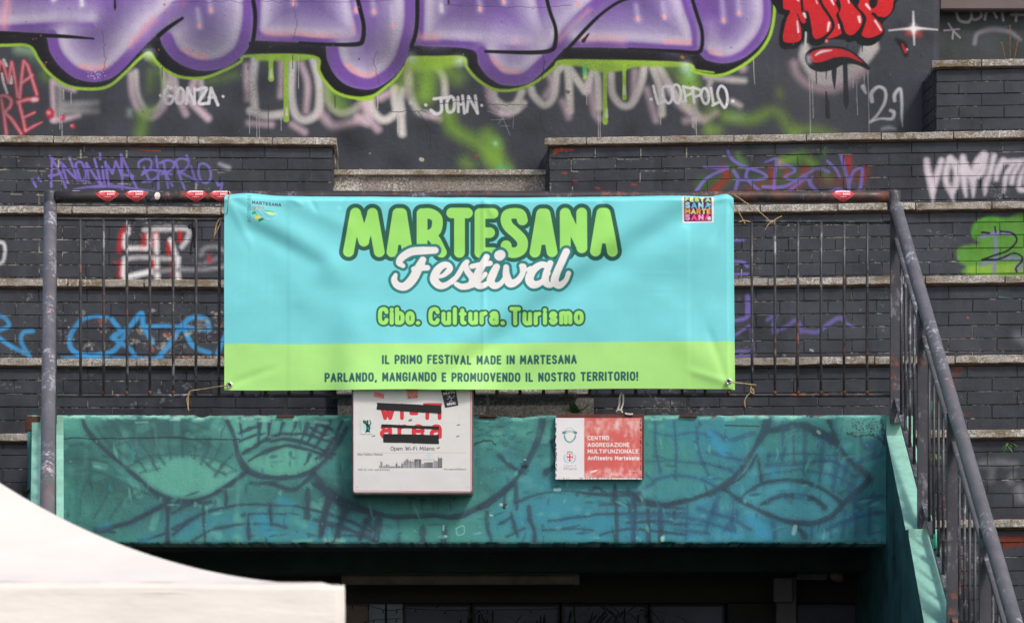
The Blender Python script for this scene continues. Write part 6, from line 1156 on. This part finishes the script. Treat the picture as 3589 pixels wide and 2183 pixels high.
# valance hanging from the eaves, folded; front flared outward to catch more sun
b=MB(); per=[];m=90
for k in range(4*m):
    s_=k/m; e=int(s_); t=s_-e; c=[(-1,-1),(1,-1),(1,1),(-1,1)]; a,d=c[e],c[(e+1)%4]; per.append((a[0]+(d[0]-a[0])*t,a[1]+(d[1]-a[1])*t,k))
N_=len(per); rows=[(0.012,-.012),(.018,.004),(.016,-.02),(.012,-.09),(.008,-.17),(.004,-.26)]
v=[]
for ri,(o_,dz) in enumerate(rows):
    for (u,w_,k) in per:
        r_=.012*math.sin(k*.23+ri*.35)*max(0,ri-1)/4+.006*math.sin(k*.61+1.3*ri)*max(0,ri-1)/4
        v.append((tx+u*(ex+.012+r_*.4),ty+w_*(ex+o_+r_)-max(0,-w_)*max(0,-dz)*.28,tz+dz+(-.008 if (abs(abs(u)-1)<.04 and abs(abs(w_)-1)<.04 and ri<2) else 0)))
f=[(r*N_+k,(r+1)*N_+k,(r+1)*N_+(k+1)%N_,r*N_+(k+1)%N_) for r in range(len(rows)-1) for k in range(N_)]
b.add(v,f,True); ct(b,'valance',MTENT)
for u in(-1,1):
    for w_ in(-1,1): b=MB(); b.box(tx+u*1.45-.02,tx+u*1.45+.02,ty+w_*1.45-.02,ty+w_*1.45+.02,-1.6,tz-.01,.003); ct(b,'leg',MWF)
b=MB(); b.tube([(tx-ex,ty-ex-.019,tz-.028),(tx+ex,ty-ex-.019,tz-.028)],.003,6); ct(b,'seam',MTENT)
b=MB(); b.tube([(tx-ex+.02,ty-ex+.02,tz-.03),(tx+ex-.02,ty-ex+.02,tz-.03)],.015,6); ct(b,'eave_bar',MWF)

a5=math.radians(5); cx0,cy0=-.48,9.0; dx,dy=-1.98-cx0,10.5-cy0
tt.rotation_euler=(0,0,a5); tt.location=(cx0-.022+dx*math.cos(a5)-dy*math.sin(a5),cy0+dx*math.sin(a5)+dy*math.cos(a5),-1.6)

# ================================================================== plants
def leafmesh(b,p,d,L,wd,droop=.3,n=4):
    p=Vector(p); d=Vector(d).normalized(); sd=d.cross(Vector((0,0,1))); sd=sd.normalized() if sd.length>.01 else Vector((1,0,0)); v=[]
    for k in range(n+1):
        t=k/n; c=p+d*L*t+Vector((0,0,-droop*L*t*t)); w_=wd*math.sin(math.pi*min(1,.12+.88*t))*.5 if k<n else 0
        v+= [tuple(c-sd*w_),tuple(c+sd*w_+Vector((0,0,.0005)))]
    b.add(v,[(2*k,2*k+1,2*k+3,2*k+2) for k in range(n)],True)
def weed(lab,px,py,Y,n,L,wd,mat,up=.7,spread=1,name='weed'):
    c=W(px,py,Y); r=empty(name,c); tag(r,lab,'weed')
    for i in range(n):
        b=MB(); a=R_.uniform(0,2*math.pi); base=(R_.uniform(-.02,.02)*spread,R_.uniform(-.01,.01),0); leafmesh(b,base,(math.cos(a)*spread,-abs(math.sin(a))*.5,up*R_.uniform(.5,1.6)),L*R_.uniform(.6,1.2),wd*R_.uniform(.7,1.2),R_.uniform(.1,.5)); b.build('leaf',mat,r)
weed('small green weed growing at the foot of the brick pier right of the steps',2018,1448,18.35,12,.085,.028,MLEAF,.9)
weed('green weed sprouting under the coping right of the stair railing',3535,1552,18.2,16,.07,.014,MLEAF,-.3)
weed('tiny green weed at the left of the mint wall above the tent',84,1735,17.9,9,.09,.016,MLEAF,1.0)
weed('little fern tuft on the terrace edge behind the railing bars',3280,1590,17.95,8,.06,.012,MLEAF,-.4)
weed('dry grass tuft under the coping right of the banner',2985,1025,19.1,7,.07,.004,MTUFT,-1.0)
r=empty('dry_weed',W(3540,208,21.3)); tag(r,'dry orange weed standing on the upper right coping','weed')
for i in range(3):
    b=MB(); L=.12+.09*(i==1)+.02*i; pts=[(.03*i-.03+.01*k*(i-1)*.6,0,L*k/5) for k in range(6)]; b.tube(pts,.0018,5)
    for k in range(22): t=R_.uniform(.25,1); q_=(.03*i-.03+.05*t*(i-1)*.6,0,L*t); leafmesh(b,q_,(R_.uniform(-1,1),R_.uniform(-1,1),.6),.016,.006,.1,2)
    b.build('stem',MDRY,r)
def bamboo(lab,px,py,Y,n,w_,seed):
    rr=random.Random(seed); c=W(px,2500,Y); r=empty('bamboo_plant',(c[0],Y,-1.6)); tag(r,lab,'potted plant','leafy plants inside the dark opening')
    ztop=W(0,py,Y)[2]; b=MB(); b.tube([(-.0,0,0),(0,0,.28)],[.12,.16],14); b.build('pot',MPIPE,r)
    for s_ in range(4):
        x=rr.uniform(-w_,w_); b=MB(); b.tube([(x*.3,0,.28),(x*.7,.02,1.2),(x,0,ztop+1.6-rr.uniform(0,.1))],.006,6); b.build('cane',MBAM,r)
    b=MB()
    for i in range(n):
        x=rr.gauss(0,w_*.6); z=ztop+1.6-abs(rr.gauss(0,.28)); a=rr.uniform(0,6.28); leafmesh(b,(x,rr.uniform(-.05,.05),z),(math.cos(a),math.sin(a)*.4,rr.uniform(-.6,.4)),rr.uniform(.08,.17),rr.uniform(.012,.022),.5)
    o=b.build('foliage',MBAM,r); o['kind']='stuff'
bamboo('leafy bamboo in the opening right of the tent, left one of two clumps',1680,2125,19.35,70,.16,1); bamboo('thin bamboo stems between the two denser leafy clumps',1915,2150,19.35,26,.07,4)
bamboo('dense leafy bamboo clump near the dark pillar in the opening',2140,2112,19.35,150,.26,2)
def lights(lab,P,seed):
    rr=random.Random(seed); root=empty('string_lights',W(*P[0],19.45)); tag(root,lab,'string lights'); pts=catmull([W(x,y,19.45) for x,y in P],8); b=MB(); b.tube([tuple(p) for p in pts],.0022,5); o=b.build('wire',MWIRE,root); o.location=-root.location
    for p in pts[2::6]:
        b=MB(); b.tube([tuple(p),(p[0]+rr.uniform(-.004,.004),p[1],p[2]-.022)],[.003,.0045],6); o=b.build('bulb',MWIRE,root); o.location=-root.location
lights('thin black string of little bulbs along the window head',[(1218,2120),(1290,2122),(1360,2138),(1430,2132),(1560,2138),(1760,2136),(1960,2132)],1)
lights('lower thin string of little bulbs beside the pale door frame',[(1275,2180),(1310,2172),(1370,2168),(1406,2166)],2)
